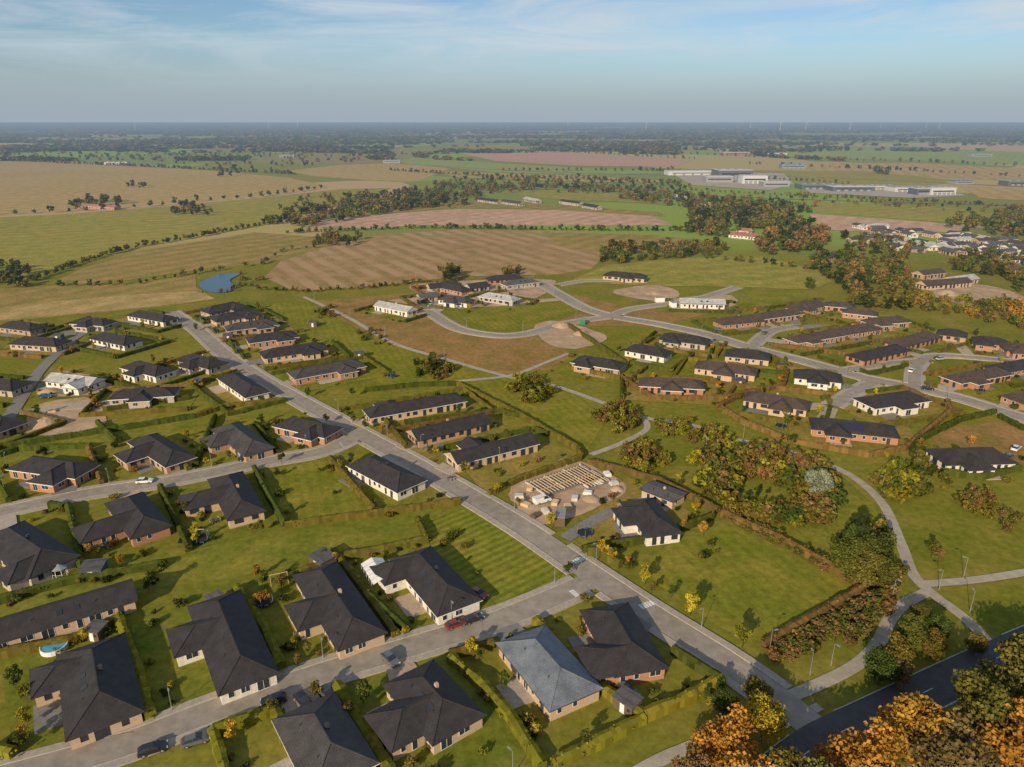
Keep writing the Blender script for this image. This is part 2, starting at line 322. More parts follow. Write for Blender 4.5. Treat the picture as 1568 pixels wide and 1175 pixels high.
for i,(P,w,kind) in enumerate(RD):
    z=0.170+0.004*i if P[0][1]<700 else 0.46; N=normals(P)
    if kind=='path': z=0.160+0.0012*(i-14)
    b=MB(); mat={'main':ASPH,'street':ASPH,'dark':ASPHD,'drive':DRIVE[1],'path':PATHM}[kind]
    for a in range(len(P)-1):
        q=[P[a]-N[a]*w/2,P[a+1]-N[a+1]*w/2,P[a+1]+N[a+1]*w/2,P[a]+N[a]*w/2]; b.face([(x[0],x[1],z) for x in q],mat)
    b.obj({'path':'footpath','drive':'lane'}.get(kind,'road'))
    if kind in('main','street','dark'):
        kb=MB(); pb=MB()
        for s in(-1,1):
            for a in range(len(P)-1):
                e0=P[a]+N[a]*s*(w/2+1); 
                if blocked(e0,i,0.4) or blocked(P[a+1]+N[a+1]*s*(w/2+1),i,0.4): continue
                def strip(bb,o0,o1,z0,z1,m):
                    c=[P[a]+N[a]*s*o0,P[a+1]+N[a+1]*s*o0,P[a+1]+N[a+1]*s*o1,P[a]+N[a]*s*o1]
                    bb.hexa([(x[0],x[1],z0) for x in c]+[(x[0],x[1],z1) for x in c],m)
                strip(kb,w/2-0.02,w/2+0.18,0.0,0.30,KERB)
                if kind!='dark': strip(pb,w/2+0.185,w/2+1.6,0.0,0.285,PAVE)
        if kb.v: kb.obj('kerb')
        if pb.v: pb.obj('pavement')
mk=MB()
def dashes(px1,px2,n,l=0.5,wd=0.9,z=0.18):
    a=np.array(G(*px1)); b2=np.array(G(*px2)); d=(b2-a); L=np.linalg.norm(d); d/=L; nn=np.array([-d[1],d[0]])
    for i in range(n):
        c=a+d*L*(i+.5)/n; q=[c-d*l/2-nn*wd/2,c+d*l/2-nn*wd/2,c+d*l/2+nn*wd/2,c-d*l/2+nn*wd/2]; mk.face([(x[0],x[1],z) for x in q],MARK)
dashes((878,862),(903,852),7,0.5,1.6); dashes((980,931),(1008,921),7,0.5,1.6); dashes((874,905),(893,921),7,0.5,1.2); dashes((530,690),(520,678),5,0.4,0.6)
P,w,kd=RD[6]; N=normals(P)
for a in range(0,len(P)-2,4):
    q=[P[a]-N[a]*.06,P[a+1]-N[a+1]*.06,P[a+1]+N[a+1]*.06,P[a]+N[a]*.06]; mk.face([(x[0],x[1],0.20) for x in q],MARK)
mk.obj('road_markings')

# ------------------------------------------------------------------ houses
HOUSES=[]
def openings(fm,gm,p0,p1,seed,frame):
    r=random.Random(seed); p0=Vector((*p0,0));p1=Vector((*p1,0)); d=p1-p0; L=d.length
    if L<2.2: return
    d.normalize(); n=Vector((d.y,-d.x,0)); x=r.uniform(0.8,1.6)
    while x<L-2.2:
        wd=r.choice([1.1,1.1,1.6,2.2,1.0]); tall=r.random()<0.38; z0=0.12 if tall else 0.95; z1=2.18
        if x+wd>L-0.5: break
        T=Matrix(((d.x,n.x,0,p0.x),(d.y,n.y,0,p0.y),(0,0,1,0),(0,0,0,1)))
        gm.box(x+.06,x+wd-.06,-0.05,0.025,z0+.06,z1-.06,GLASS,T)
        for a,b,c,e in((x,x+.07,z0,z1),(x+wd-.07,x+wd,z0,z1),(x+.07,x+wd-.07,z0,z0+.07),(x+.07,x+wd-.07,z1-.07,z1)): fm.box(a,b,-0.04,0.06,c,e,frame,T)
        if wd>1.5: fm.box(x+wd/2-.03,x+wd/2+.03,-0.04,0.055,z0+.07,z1-.07,frame,T)
        x+=wd+r.uniform(0.9,2.2)
def roofpart(b,caps,x0,x1,y0,y1,z,tan,mat,fas,ends=('h','h'),wallmat=None,along='x'):
    def tr(x,y,zz): return (x,y,zz) if along=='x' else (y,x,zz)
    W=y1-y0; ym=(y0+y1)/2; rise=W/2*tan; th=0.2
    ra=x0+(W/2 if ends[0]=='h' else 0); rb=x1-(W/2 if ends[1]=='h' else 0)
    if rb<ra: ra=rb=(ra+rb)/2
    A,B,C,D=(x0,y0),(x1,y0),(x1,y1),(x0,y1)
    e=[tr(*p,z) for p in(A,B,C,D)]; lo=[tr(*p,z-th) for p in(A,B,C,D)]; r0=tr(ra,ym,z+rise); r1=tr(rb,ym,z+rise)
    fl=(along!='x')
    def F(p,m): b.face(p[::-1] if fl else p,m)
    F([e[0],e[1],r1,r0],mat); F([e[2],e[3],r0,r1],mat)
    F([e[1],e[2],r1],mat if ends[1]=='h' else (wallmat or mat)); F([e[3],e[0],r0],mat if ends[0]=='h' else (wallmat or mat))
    for i in range(4): j=(i+1)%4; F([lo[i],lo[j],e[j],e[i]],fas)
    F([lo[3],lo[2],lo[1],lo[0]],fas)
    up=Vector((0,0,0.03)); caps.bar(Vector(r0)+up,Vector(r1)+up,0.13,mat) if (Vector(r0)-Vector(r1)).length>.1 else None
    for q,en,rr in((0,ends[0],r0),(3,ends[0],r0),(1,ends[1],r1),(2,ends[1],r1)): caps.bar(Vector(e[q])+up,Vector(rr)+up,0.11 if en=='h' else 0.09,mat)
def house(x1,y1,x2,y2,w=10.5,kind='h',wings=(),wall='y',roof='k',name=None,world=None,hw=2.5,tan=0.47,solar=0,det=True):
    a=np.array(G(x1,y1,2.8)); b=np.array(G(x2,y2,2.8))
    c=(a+b)/2; d=b-a; L=float(np.linalg.norm(d)); ang=math.atan2(d[1],d[0]); L=max(L,w+1.5)
    if world: c=np.array(world[:2]); ang=world[2]; L=world[3]
    nm=name or {'y':'yellow_brick_house','r':'red_brick_house','w':'light_rendered_house','g':'grey_brick_house','b':'brown_brick_house'}[wall]
    E=link(bpy.data.objects.new(nm,None)); E.location=(c[0],c[1],0.05); E.rotation_euler=(0,0,ang); E.empty_display_size=3
    wm,rm=WALLS[wall],ROOFS[roof]; fas=WHITE if random.random()<.3 else FRD; frame=WHITE if random.random()<.6 else FRD
    wb,rb,cb,fb,gb=MB(),MB(),MB(),MB(),MB(); o=0.55; en=('h','h') if kind=='h' else ('g','g')
    seed=random.randrange(9999)
    X,Y=L/2-o,w/2-o
    wb.box(-X,X,-Y,Y,-.05,hw,wm); roofpart(rb,cb,-L/2,L/2,-w/2,w/2,hw+.2,tan,rm,fas,en,wm)
    sides=[((-X,-Y),(X,-Y)),((X,-Y),(X,Y)),((X,Y),(-X,Y)),((-X,Y),(-X,-Y))]
    for i,(t,sd,ln,ww) in enumerate(wings):
        cx=-L/2+t*L; cx=max(-L/2+ww/2+.35,min(L/2-ww/2-.35,cx)); dz=-0.03*(i+1)
        y0,y1_=(0,sd*ln) if sd>0 else (sd*ln,0)
        if sd>0: wb.box(cx-ww/2+o,cx+ww/2-o,Y+.003,ln-o,-.05,hw+dz,wm)
        else: wb.box(cx-ww/2+o,cx+ww/2-o,-ln+o,-Y-.003,-.05,hw+dz,wm)
        roofpart(rb,cb,y0,y1_,cx-ww/2,cx+ww/2,hw+.2+dz,tan,rm,fas,('g' if sd>0 else en[0],en[1] if sd>0 else 'g'),wm,along='y')
        p=ww/2-o; q=ln-o
        if sd>0: sides+=[((cx+p,Y),(cx+p,q)),((cx+p,q),(cx-p,q)),((cx-p,q),(cx-p,Y))]
        else: sides+=[((cx-p,-Y),(cx-p,-q)),((cx-p,-q),(cx+p,-q)),((cx+p,-q),(cx+p,-Y))]
    if det:
        for i,(p,q) in enumerate(sides): openings(fb,gb,p,q,seed+i,frame)
        fb.box(X-3.2,X-2.2,-Y-.06,-Y+.05,0.02,2.1,FRD)
        if seed%3==0: cb.box(-.3,.3,.5,1.1,hw+.2+(w/2-1.1)*tan-.1,hw+.2+w/2*tan+.5,wm if random.random()<.3 else FRD)
        for vx in(-L*.2,L*.22): cb.bar((vx,-w*.22,hw+.2+w*.28*tan-.1),(vx,-w*.22,hw+.2+w*.28*tan+.45),.09,FRD,6)
        if seed%4==1:
            for k in range(2):
                y=1.6; zz=hw+.2+(w/2-y)*tan; cb.hexa([(-1+k*3,-y-1,zz-tan+.02),(k*3,-y-1,zz-tan+.02),(k*3,-y,zz+.02),(-1+k*3,-y,zz+.02),(-1+k*3,-y-1,zz-tan+.1),(k*3,-y-1,zz-tan+.1),(k*3,-y,zz+.1),(-1+k*3,-y,zz+.1)],GLASS)
    if solar:
        sg=1 if solar>0 else -1
        for k in range(5):
            x0=-3+k*1.15
            pts=[]
            for (xx,yy) in((x0,1.0),(x0+1.05,1.0),(x0+1.05,4.0),(x0,4.0)):
                pts.append((xx,sg*-yy if sg>0 else yy,hw+.2+(w/2-yy)*tan+.09))
            if sg<0: pts=pts[::-1]
            cb.face(pts[::-1],SOLAR)
            cb.face([(p_[0],p_[1],p_[2]-.02) for p_ in pts],FRD)
    wb.obj('walls',E); rb.obj('roof',E); cb.obj('ridge_and_chimney',E)
    if fb.v: fb.obj('window_frames',E); gb.obj('window_panes',E)
    if det:
        tb=MB(); s=-1 if (not wings or wings[0][1]<0) else 1; m=random.choice(DRIVE)
        x0=random.uniform(-L/2+1,-1); tb.box(x0,x0+random.uniform(6,9),min(s*(Y+.004),s*(Y+random.uniform(3.5,5))),max(s*(Y+.004),s*(Y+3.6)),-.05,.13,m)
        tb.obj('terrace',E)
    HOUSES.append((c,ang,L,w,wings)); return E
h=house
h(797,970,884,1072,11,'h',(),'y','b',solar=0)
h(925,928,983,1030,10.5,'h',((.8,-1,9.5,9),),'r','k')
h(628,846,705,932,10.5,'h',((.12,-1,10,8.5),),'w','k')
h(482,870,556,983,10,'h',((.5,-1,9.5,9.5),),'y','k')
h(328,915,382,1048,10.5,'h',((.35,-1,10,9.5),),'w','k')
h(140,985,162,1112,11.5,'h',((.25,-1,10,8.5),),'y','k')
h(-25,972,206,902,9,'g',(),'y','k')
h(625,1028,705,1118,10.5,'h',((.55,-1,11,9.5),),'y','k')
h(465,1080,530,1195,11,'h',(),'w','d')
h(0,812,85,868,11,'h',((.8,-1,9,8),),'g','k')
h(190,762,232,815,9.5,'h',((.55,-1,14,9),),'r','k')
h(345,728,378,790,9.5,'h',((.4,-1,13,9),),'y','k')
h(552,704,632,745,10.5,'h',(),'w','k')
h(975,765,1018,820,9.5,'h',((.4,-1,8,9),),'w','k')
h(990,742,1042,762,7,'g',(),'y','a',tan=.12,name='garage')
h(30,708,135,722,9.5,'h',((.7,-1,9.5,9),),'r','k')
h(218,670,278,708,9.5,'h',((.4,-1,11,9),),'b','k')
h(345,652,398,692,9.5,'h',((.35,-1,10,9),),'b','d')
h(432,645,512,663,9.5,'h',((.7,-1,8,8),),'r','k')
h(350,575,395,605,9.5,'h',(),'w','k')
h(170,606,272,600,9,'h',((.5,-1,8,8),),'g','k')
h(285,547,335,560,10,'h',((.5,-1,9,8),),'g','k')
h(200,558,255,572,10,'h',((.5,-1,9,8),),'w','k')
h(150,514,205,525,10,'h',(),'w','k'); h(118,492,170,496,10,'h',((.5,-1,9,8),),'g','k')
h(25,522,98,526,10,'h',(),'y','k'); h(10,497,60,503,10,'h',(),'b','k'); h(205,480,262,490,9.5,'h',(),'w','k')
h(-30,586,35,592,10,'h',(),'g','k'); h(-40,640,20,655,10,'h',(),'b','k')
h(80,578,150,586,8.5,'g',((.75,-1,8,8),),'w','l')
for q,wl in zip([(312,478,372,466),(325,490,400,478),(345,504,425,494),(378,522,455,512),(400,544,500,530),(445,576,555,556)],'gybryr'): h(*q,10,'h',((.7,-1,8.5,8),),wl,random.choice('kkd'))
h(560,634,708,608,9.5,'h',((.25,1,8,8),),'y','k'); h(630,668,742,641,9,'g',(),'b','k'); h(690,703,815,672,9,'g',((.35,1,8,8),),'y','k')
h(880,550,955,562,10,'h',((.3,-1,8,8),),'b','k'); h(962,532,1025,543,10,'h',(),'w','k'); h(1012,515,1085,524,10,'h',((.3,-1,8,8),),'g','k')
h(978,585,1078,590,9.5,'h',((.5,-1,8,8),),'r','n'); h(1065,558,1160,570,9.5,'h',((.5,-1,9,8),),'y','n'); h(1110,540,1180,547,10,'h',(),'y','k')
h(1215,572,1290,580,10.5,'h',((.5,-1,8.5,8),),'w','k'); h(1140,606,1240,622,9.5,'h',((.6,-1,8.5,8),),'y','n'); h(1322,618,1408,606,11,'h',((.5,-1,9,8),),'w','k')
h(1240,648,1375,662,10,'h',((.3,-1,8.5,8),),'r','k',solar=1); h(1432,700,1540,697,11,'h',((.4,-1,9,8.5),),'w','k')
h(1550,612,1620,600,10,'h',(),'r','n')
for q in [(1098,494,1165,488),(1160,486,1222,478),(1212,473,1258,464),(1262,466,1310,470),(1290,476,1345,482),(1210,522,1285,510),(1272,510,1340,500),(1325,494,1385,490),(1308,548,1382,532),(1368,528,1428,512),(1435,508,1482,514),(1488,520,1545,526),(1535,532,1600,536),(1455,582,1535,568),(1520,566,1590,554)]:
    h(*q,9.5,'h',((.3,-1,8,7.5),) if random.random()<.4 else (),random.choice('rrb'),random.choice('nnk'))
h(580,466,632,476,8.5,'g',(),'w','l'); h(655,440,700,436,9,'g',(),'y','k'); h(668,436,715,445,9,'h',(),'r','k'); h(676,456,722,462,9,'h',((.5,-1,8,8),),'w','d')
h(738,452,792,460,9,'h',(),'g','l'); h(745,428,800,424,9,'h',(),'r','k'); h(770,436,822,430,9,'h',(),'g','a'); h(715,440,745,436,8.5,'g',(),'g','k')
h(925,420,990,425,10,'h',((.6,-1,8,8),),'y','k'); h(1040,462,1110,464,8.5,'g',(),'w','l'); h(640,455,668,452,8,'g',(),'g','a')
for q in [(1118,358,1160,362,'w','r'),(1130,352,1150,354,'w','r'),(1410,436,1480,430,'y','n'),(1250,395,1285,388,'b','d'),(1405,420,1440,416,'b','n'),(1450,430,1490,425,'y','l'),(735,305,765,309,'g','k'),(770,308,800,312,'g','d'),(860,308,890,312,'g','k'),(895,314,918,318,'g','k'),(1055,308,1085,312,'y','n'),(1030,300,1050,303,'g','l'),(120,314,180,318,'r','r'),(805,304,825,308,'g','l'),(1545,412,1590,416,'b','n')]:
    h(*q[:4],9.5,'g',(),q[4],q[5],name='farmhouse' if q[1]<330 else None)
vr=random.Random(3)
for i in range(64):
    px=vr.uniform(1310,1590); py=356+(px-1310)/260*28+vr.uniform(-10,20)
    c=G(px,py); house(0,400,1,400,9,'g',(),vr.choice('wgywb'),vr.choice('llaadn'),name='village_house',world=(c[0],c[1],vr.choice([.2,1.77])+vr.uniform(-.1,.1),vr.uniform(13,19)),tan=.4)

def hall(px,py,L,W,Hh,ang,wall,roof,name='industrial_hall'):
    c=G(px,py); E=link(bpy.data.objects.new(name,None)); E.location=(c[0],c[1],.3); E.rotation_euler=(0,0,ang)
    b=MB(); b.box(-L/2,L/2,-W/2,W/2,0,Hh,wall); b.obj('walls',E)
    r=MB(); r.box(-L/2-.3,L/2+.3,-W/2-.3,W/2+.3,Hh+.003,Hh+.6,roof)
    for k in range(4): r.box(-L*.4+k*L*.25,-L*.4+k*L*.25+4,-W*.2,W*.2,Hh+.603,Hh+1.6,METAL)
    r.obj('roof',E); g=MB(); g.box(-L*.42,L*.42,-W/2-.06,-W/2+.1,Hh*.45,Hh*.65,GLASS)
    for k in range(5): g.box(-L*.4+k*L*.18,-L*.4+k*L*.18+5,-W/2-.08,-W/2+.1,0.1,Hh*.38,METAL)
    g.obj('windows_and_gates',E)
LG=plain('light_cladding',(0.52,0.50,0.47)); DG=plain('dark_cladding',(0.09,0.10,0.12)); BG=plain('blue_cladding',(0.16,0.21,0.27)); MG=plain('grey_cladding',(0.26,0.26,0.26))
for i_,pp in enumerate([[(1020,262),(1200,266),(1215,282),(1180,292),(1060,284)],[(1225,284),(1440,290),(1480,300),(1400,304),(1240,296)]]): sheet('paved_yard',pp,.40+.01*i_,DRIVE[0])
hall(1058,268,95,28,7,.1,LG,LG); hall(1120,272,60,45,13,.05,DG,LG); hall(1098,279,45,25,9,.05,MG,LG); hall(1152,281,40,24,12,0,LG,LG); hall(1185,286,40,22,7,0,MG,LG)
hall(1213,258,50,25,7,-.1,BG,BG); hall(1125,238,80,30,8,.1,plain('red_cladding',(.3,.15,.1)),LG); hall(1250,289,55,30,6,0,DG,BG); hall(1300,292,60,30,6,0,DG,LG); hall(1345,290,35,20,5,0,LG,MG)
hall(1385,293,45,25,6,.1,LG,MG); hall(1412,298,30,20,8,.1,DG,LG); hall(1436,298,36,22,9,.1,LG,LG); hall(1470,282,30,22,5,.1,MG,DG); hall(1560,284,50,25,6,0,DG,BG)
for a in [(600,250,40,18,6),(440,241,40,18,5),(180,252,50,20,5),(690,212,70,30,7),(245,225,50,20,6),(562,206,90,30,7),(1105,232,50,20,6),(1190,238,50,20,6),(1500,240,60,20,6)]: hall(*a,.1,LG if a[0] in(562,180,1190) else MG,MG,'barn')
hall(345,222,60,20,7,0,plain('barn_red',(.35,.12,.08)),MG,'barn')

# ------------------------------------------------------------------ foliage generation
def leaves(lobes,n,size,seed,spread=.45):
    r=np.random.default_rng(seed); lobes=np.array(lobes,float); vol=lobes[:,3]*lobes[:,4]*lobes[:,5]; vol=vol**.7
    idx=r.choice(len(lobes),n,p=vol/vol.sum()); d=r.normal(size=(n,3)); d/=np.linalg.norm(d,axis=1)[:,None]
    rad=r.random(n)**spread; L=lobes[idx]; c=L[:,:3]+d*rad[:,None]*L[:,3:6]
    nn=d+r.normal(size=(n,3))*.55; nn/=np.linalg.norm(nn,axis=1)[:,None]
    t=np.cross(nn,r.normal(size=(n,3))); t/=np.linalg.norm(t,axis=1)[:,None]; b=np.cross(nn,t)
    s=size*(.6+.8*r.random(n))[:,None]/2
    V=np.stack([c-t*s-b*s,c+t*s-b*s*.8,c+t*s*.9+b*s,c-t*s*.8+b*s*.9],1).reshape(-1,3)
    lb=.75+.5*r.random(len(lobes)); tint=lb[idx]*(.75+.5*r.random(n)); return V,np.repeat(tint,4)
def crownlobes(seed,h,rx,z0,n=13,shape='broad'):
    r=np.random.default_rng(seed); out=[]; zc=(z0+h)/2; rz=(h-z0)/2
    for i in range(n):
        a=r.random()*2*math.pi; t=r.uniform(-.9,.85)
        if shape=='cone': rr=rx*(.5-.5*t)*.8
        else: rr=rx*math.sqrt(max(0,1-t*t))*r.uniform(.45,.82)
        s=r.uniform(.30,.46)*rx
        if shape=='cone': s=rx*(.28+.22*(1-t)/2)
        out.append((math.cos(a)*rr,math.sin(a)*rr,zc+t*rz*.82,s,s*r.uniform(.8,1.2),s*r.uniform(.7,1.0)))
    out.append((0,0,zc,rx*.5,rx*.5,rz*.62)); return out
def quadmesh(name,V,col,mats,midx=None):
    n=len(V)//4; me=bpy.data.meshes.new(name); me.vertices.add(len(V)); me.vertices.foreach_set('co',V.astype(np.float32).ravel())
    me.loops.add(len(V)); me.loops.foreach_set('vertex_index',np.arange(len(V),dtype=np.int32)); me.polygons.add(n)
    me.polygons.foreach_set('loop_start',np.arange(0,len(V),4,dtype=np.int32))
    try: me.polygons.foreach_set('loop_total',np.full(n,4,dtype=np.int32))
    except Exception: pass
    for m in mats: me.materials.append(m)
    if midx is not None: me.polygons.foreach_set('material_index',midx.astype(np.int32))
    if col.ndim==1: col=np.repeat(col[:,None],3,1)
    a=me.color_attributes.new('col','FLOAT_COLOR','POINT'); a.data.foreach_set('color',np.concatenate([col,np.ones((len(V),1))],1).astype(np.float32).ravel())
    me.update(calc_edges=True); return me
def limbs(h,z0,rx,seed,tr=.16):
    r=random.Random(seed); q=[]
    def seg(a,b,ra,rb,n=6):
        a=Vector(a);b=Vector(b);d=(b-a).normalized();u=Vector((0,0,1)) if abs(d.z)<.9 else Vector((1,0,0)); x=d.cross(u).normalized(); y=d.cross(x)
        for k in range(n):
            t0=2*math.pi*k/n;t1=2*math.pi*(k+1)/n
            for P,R,t in((a,ra,t0),(a,ra,t1),(b,rb,t1),(b,rb,t0)): q.append(P+x*math.cos(t)*R+y*math.sin(t)*R)
    top=h*.8; seg((0,0,-.1),(0.05,0,z0),tr,tr*.75); seg((.05,0,z0),(0,.1,top),tr*.75,tr*.2)
    for i in range(7):
        a=r.random()*6.28; zz=z0+(top-z0)*r.uniform(0,.7); e=rx*r.uniform(.5,.85)
        seg((0.03,0,zz),(math.cos(a)*e,math.sin(a)*e,zz+e*r.uniform(.4,.9)),tr*.4,tr*.1,4)
    return np.array([list(v) for v in q])
def treemesh(name,h,rx,z0,n,size,seed,shape='broad',lob=14,tr=.16):
    V,c=leaves(crownlobes(seed,h,rx,z0,lob,shape),n,size,seed); T=limbs(h,z0,rx,seed,tr)
    nl=len(V)//4; nt=len(T)//4; return quadmesh(name,np.concatenate([V,T]),np.concatenate([c,np.ones(len(T))]),[FOL,BARK],np.concatenate([np.zeros(nl),np.ones(nt)]))
BIG=[treemesh('broadleaf_crown_%d'%i,10,4.0+.3*(i%2),1.8,5200,.31,40+i,lob=26,tr=.25) for i in range(4)]
SML=[treemesh('young_crown_%d'%i,5,1.5,1.2,900,.22,60+i,lob=12,tr=.08) for i in range(4)]
CON=[treemesh('conifer_crown_%d'%i,10,2.2,.6,3200,.32,80+i,'cone',lob=34,tr=.2) for i in range(2)]
SHR=[]
for i in range(4): V,c_=leaves([(random.uniform(-.5,.5),random.uniform(-.5,.5),random.uniform(.4,.8),.55,.55,.5) for _ in range(5)],260,.2,90+i); SHR.append(quadmesh('shrub_%d'%i,V,c_,[FOL]))
MID=[leaves(crownlobes(110+i,1.0,.44,.08,12),240,.105,110+i) for i in range(5)]
BUSH=[leaves(crownlobes(160+i,1.0,.62,.0,9),240,.12,160+i,.35) for i in range(5)]
FAR=[leaves(crownlobes(130+i,1.0,.55,.0,6),46,.26,130+i) for i in range(4)]
PAL={'green':(.090,.108,.022),'olive':(.165,.140,.030),'yellow':(.48,.34,.03),'orange':(.38,.205,.035),'dark':(.044,.056,.018),'brown':(.20,.130,.046),'lime':(.235,.215,.026),'silver':(.30,.30,.20)}
def colr(k,j=.15):
    c=PAL[k]; s=1+random.uniform(-j,j)*1.3; return (c[0]*s*(1+random.uniform(-j,j)),c[1]*s,c[2]*s)
def place(mesh,name,x,y,s,col,sz=None,z=0.05):
    o=bpy.data.objects.new(name,mesh); o.location=(x,y,z); o.scale=(s,s,sz or s); o.rotation_euler=(0,0,random.uniform(0,6.28)); o.color=(*col,1); return link(o)
def tree(px,py,hh,col='olive',kind='b',name=None):
    x,y=G(px,py,.58*hh)
    if kind=='b': return place(random.choice(BIG),name or 'broadleaf_tree',x,y,hh/10*random.uniform(.92,1.08),colr(col),hh/10)
    if kind=='s': return place(random.choice(SML),name or 'young_tree',x,y,hh/5,colr(col))
    if kind=='c': return place(random.choice(CON),name or 'conifer_tree',x,y,hh/10,colr(col),hh/10)
def inside(p,poly):
    x,y=p; r=False; n=len(poly)
    for i in range(n):
        x1,y1=poly[i]; x2,y2=poly[(i+1)%n]
        if (y1>y)!=(y2>y) and x<(x2-x1)*(y-y1)/(y2-y1)+x1: r=not r
    return r
class Mass:
    def __init__(s): s.V=[];s.C=[]
    def add(s,x,y,h,w,col,proto=None,z=0):
        V,c=(proto or MID)[random.randrange(len(proto or MID))]; a=random.uniform(0,6.28); ca,sa=math.cos(a),math.sin(a)
        W=np.empty_like(V); W[:,0]=(V[:,0]*ca-V[:,1]*sa)*w+x; W[:,1]=(V[:,0]*sa+V[:,1]*ca)*w+y; W[:,2]=V[:,2]*h+z
        s.V.append(W); s.C.append(c[:,None]*np.array(col)[None,:])
    def done(s,name):
        if s.V: return link(bpy.data.objects.new(name,quadmesh(name,np.concatenate(s.V),np.concatenate(s.C),[FOL])))
def pick(cols): return colr(random.choice(cols),.14)
def wood(px,n,h,cols,name='woodland',wr=1.0,proto=None,mass=None):
    P=GP(px); xs=[p[0] for p in P]; ys=[p[1] for p in P]; m=mass or Mass(); k=0; t=0
    while k<n and t<n*20:
        t+=1; p=(random.uniform(min(xs),max(xs)),random.uniform(min(ys),max(ys)))
        if inside(p,P): hh=h*random.uniform(.5,1.15); m.add(p[0],p[1],hh,hh*random.uniform(.85,1.2)*wr,pick(cols),proto); k+=1
    return None if mass else m.done(name)
def row(px,step,h,cols,name='tree_row',jit=2,wr=1.0,mass=None,gap=0):
    P=resample(GP(px),step); m=mass or Mass()
    for p in P:
        if random.random()<gap: continue
        hh=h*random.uniform(.55,1.2); m.add(p[0]+random.uniform(-jit,jit),p[1]+random.uniform(-jit,jit),hh,hh*random.uniform(.85,1.25)*wr,pick(cols))
    return None if mass else m.done(name)
MX=['green','olive','olive','brown','green','dark']; MD=['dark','green','olive','green']; FR=['green','dark','olive','dark','brown']
row([(-60,442),(20,432),(60,428),(110,408),(160,392),(215,378),(300,364),(390,347),(450,340)],4.5,5,MD,'field_hedgerow')
wood([(-40,440),(-40,410),(30,408),(60,425),(40,442)],36,8,MD)
row([(-60,331),(90,326),(240,316),(300,309),(400,302),(492,289)],17,8,['dark','green'],'roadside_tree_row',1,.95)
wood([(110,322),(180,318),(190,308),(140,304),(105,312)],26,10,MD)
wood([(265,330),(330,332),(320,318),(285,312),(268,320)],30,8,MX)
wood([(195,288),(235,289),(230,284),(200,283)],10,8,MD); wood([(330,272),(365,270),(360,256),(335,260)],12,12,MD)
wood([(395,342),(470,350),(590,328),(680,316),(680,290),(600,296),(560,300),(500,318),(430,325)],340,9,MX+['dark'])
wood([(420,322),(480,322),(560,300),(480,300)],24,9,MX)
wood([(570,328),(610,326),(640,312),(600,300)],14,11,['olive','lime','green'])
row([(440,358),(560,353),(640,350),(800,352),(920,354),(1050,354)],5,5.5,MX+['dark'],'field_hedgerow')
row([(400,444),(470,448),(560,442),(650,433),(700,432)],3,3,MX,'field_hedgerow')
row([(90,438),(190,438),(300,420),(400,405)],6,4.5,MX,'field_hedgerow',gap=.2)
row([(400,405),(430,385),(480,380)],8,4.5,MX,'field_hedgerow',gap=.2)
wood([(475,380),(550,378),(560,368),(500,362),(480,368)],34,7,MX)
wood([(670,428),(700,428),(700,412),(675,412)],5,11,MD); wood([(765,426),(800,424),(795,414),(770,416)],8,6,MX)
wood([(290,445),(330,452),(400,442),(405,428),(370,420),(365,440),(320,452)],26,3,['brown','olive'])
wood([(655,322),(720,318),(740,300),(850,290),(1000,300),(1060,312),(1060,300),(900,285),(700,280),(640,292)],260,8,MX)
wood([(935,304),(1050,320),(1060,345),(1130,345),(1240,335),(1250,316),(1130,308),(1040,300)],260,9.5,MX+['dark'])
wood([(1050,360),(1110,366),(1180,350),(1240,345),(1180,325),(1060,335)],130,11,MX+['dark'])
wood([(910,402),(950,408),(1030,398),(1110,392),(1110,374),(1000,376),(930,382)],130,7,MX)
wood([(1150,385),(1180,392),(1250,385),(1280,370),(1240,352),(1170,362)],66,12,['brown','brown','green','dark'])
row([(1080,396),(1160,404),(1230,412)],7,5,MX,'field_hedgerow')
wood([(1275,425),(1300,470),(1390,478),(1400,440),(1380,400),(1290,395)],100,9,MX+['brown'])
wood([(1235,415),(1300,440),(1310,400),(1250,388)],38,9,MX)
wood([(1290,395),(1400,400),(1420,385),(1330,362),(1290,365)],50,8,MX)
wood([(1430,412),(1640,450),(1640,400),(1500,392)],90,8,MX)
wood([(1445,352),(1640,375),(1640,340),(1460,336)],90,10,MX); wood([(1500,338),(1640,350),(1640,322),(1540,322)],60,9,MX)
wood([(1380,470),(1640,520),(1640,490),(1560,465),(1400,455)],120,5,['olive','brown','lime','green','orange'],proto=BUSH)
wood([(1540,445),(1640,470),(1640,430),(1550,425)],24,8,MX)
row([(1060,292),(1200,300),(1360,306),(1640,322)],7,5,MX,'field_hedgerow'); row([(600,262),(760,272),(900,276),(1040,282)],10,8,MX,'field_hedgerow')
wood([(640,292),(1060,300),(1060,280),(900,272),(700,272)],200,8,FR)
row([(760,262),(900,262),(1040,262)],13,9,FR,'field_hedgerow',4,gap=.2); row([(1000,262),(1200,276),(1300,282)],10,6,FR,'field_hedgerow')
wood([(1335,272),(1362,273),(1362,262),(1340,260)],10,13,MD); wood([(1170,305),(1640,335),(1640,322),(1200,296)],130,5,MX)
row([(1150,252),(1400,262),(1640,276)],13,8,FR,'field_hedgerow',6,gap=.2); row([(0,246),(300,260),(450,268)],9,8,FR,'field_hedgerow',5)
row([(1040,236),(1200,243),(1400,248),(1640,258)],14,9,FR,'field_hedgerow',8,gap=.2); row([(600,238),(720,234),(860,233),(1060,244)],14,9,FR,'field_hedgerow',8,gap=.1)
wood([(-60,244),(200,248),(420,262),(520,252),(600,246),(600,236),(300,236),(-60,234)],240,11,FR)
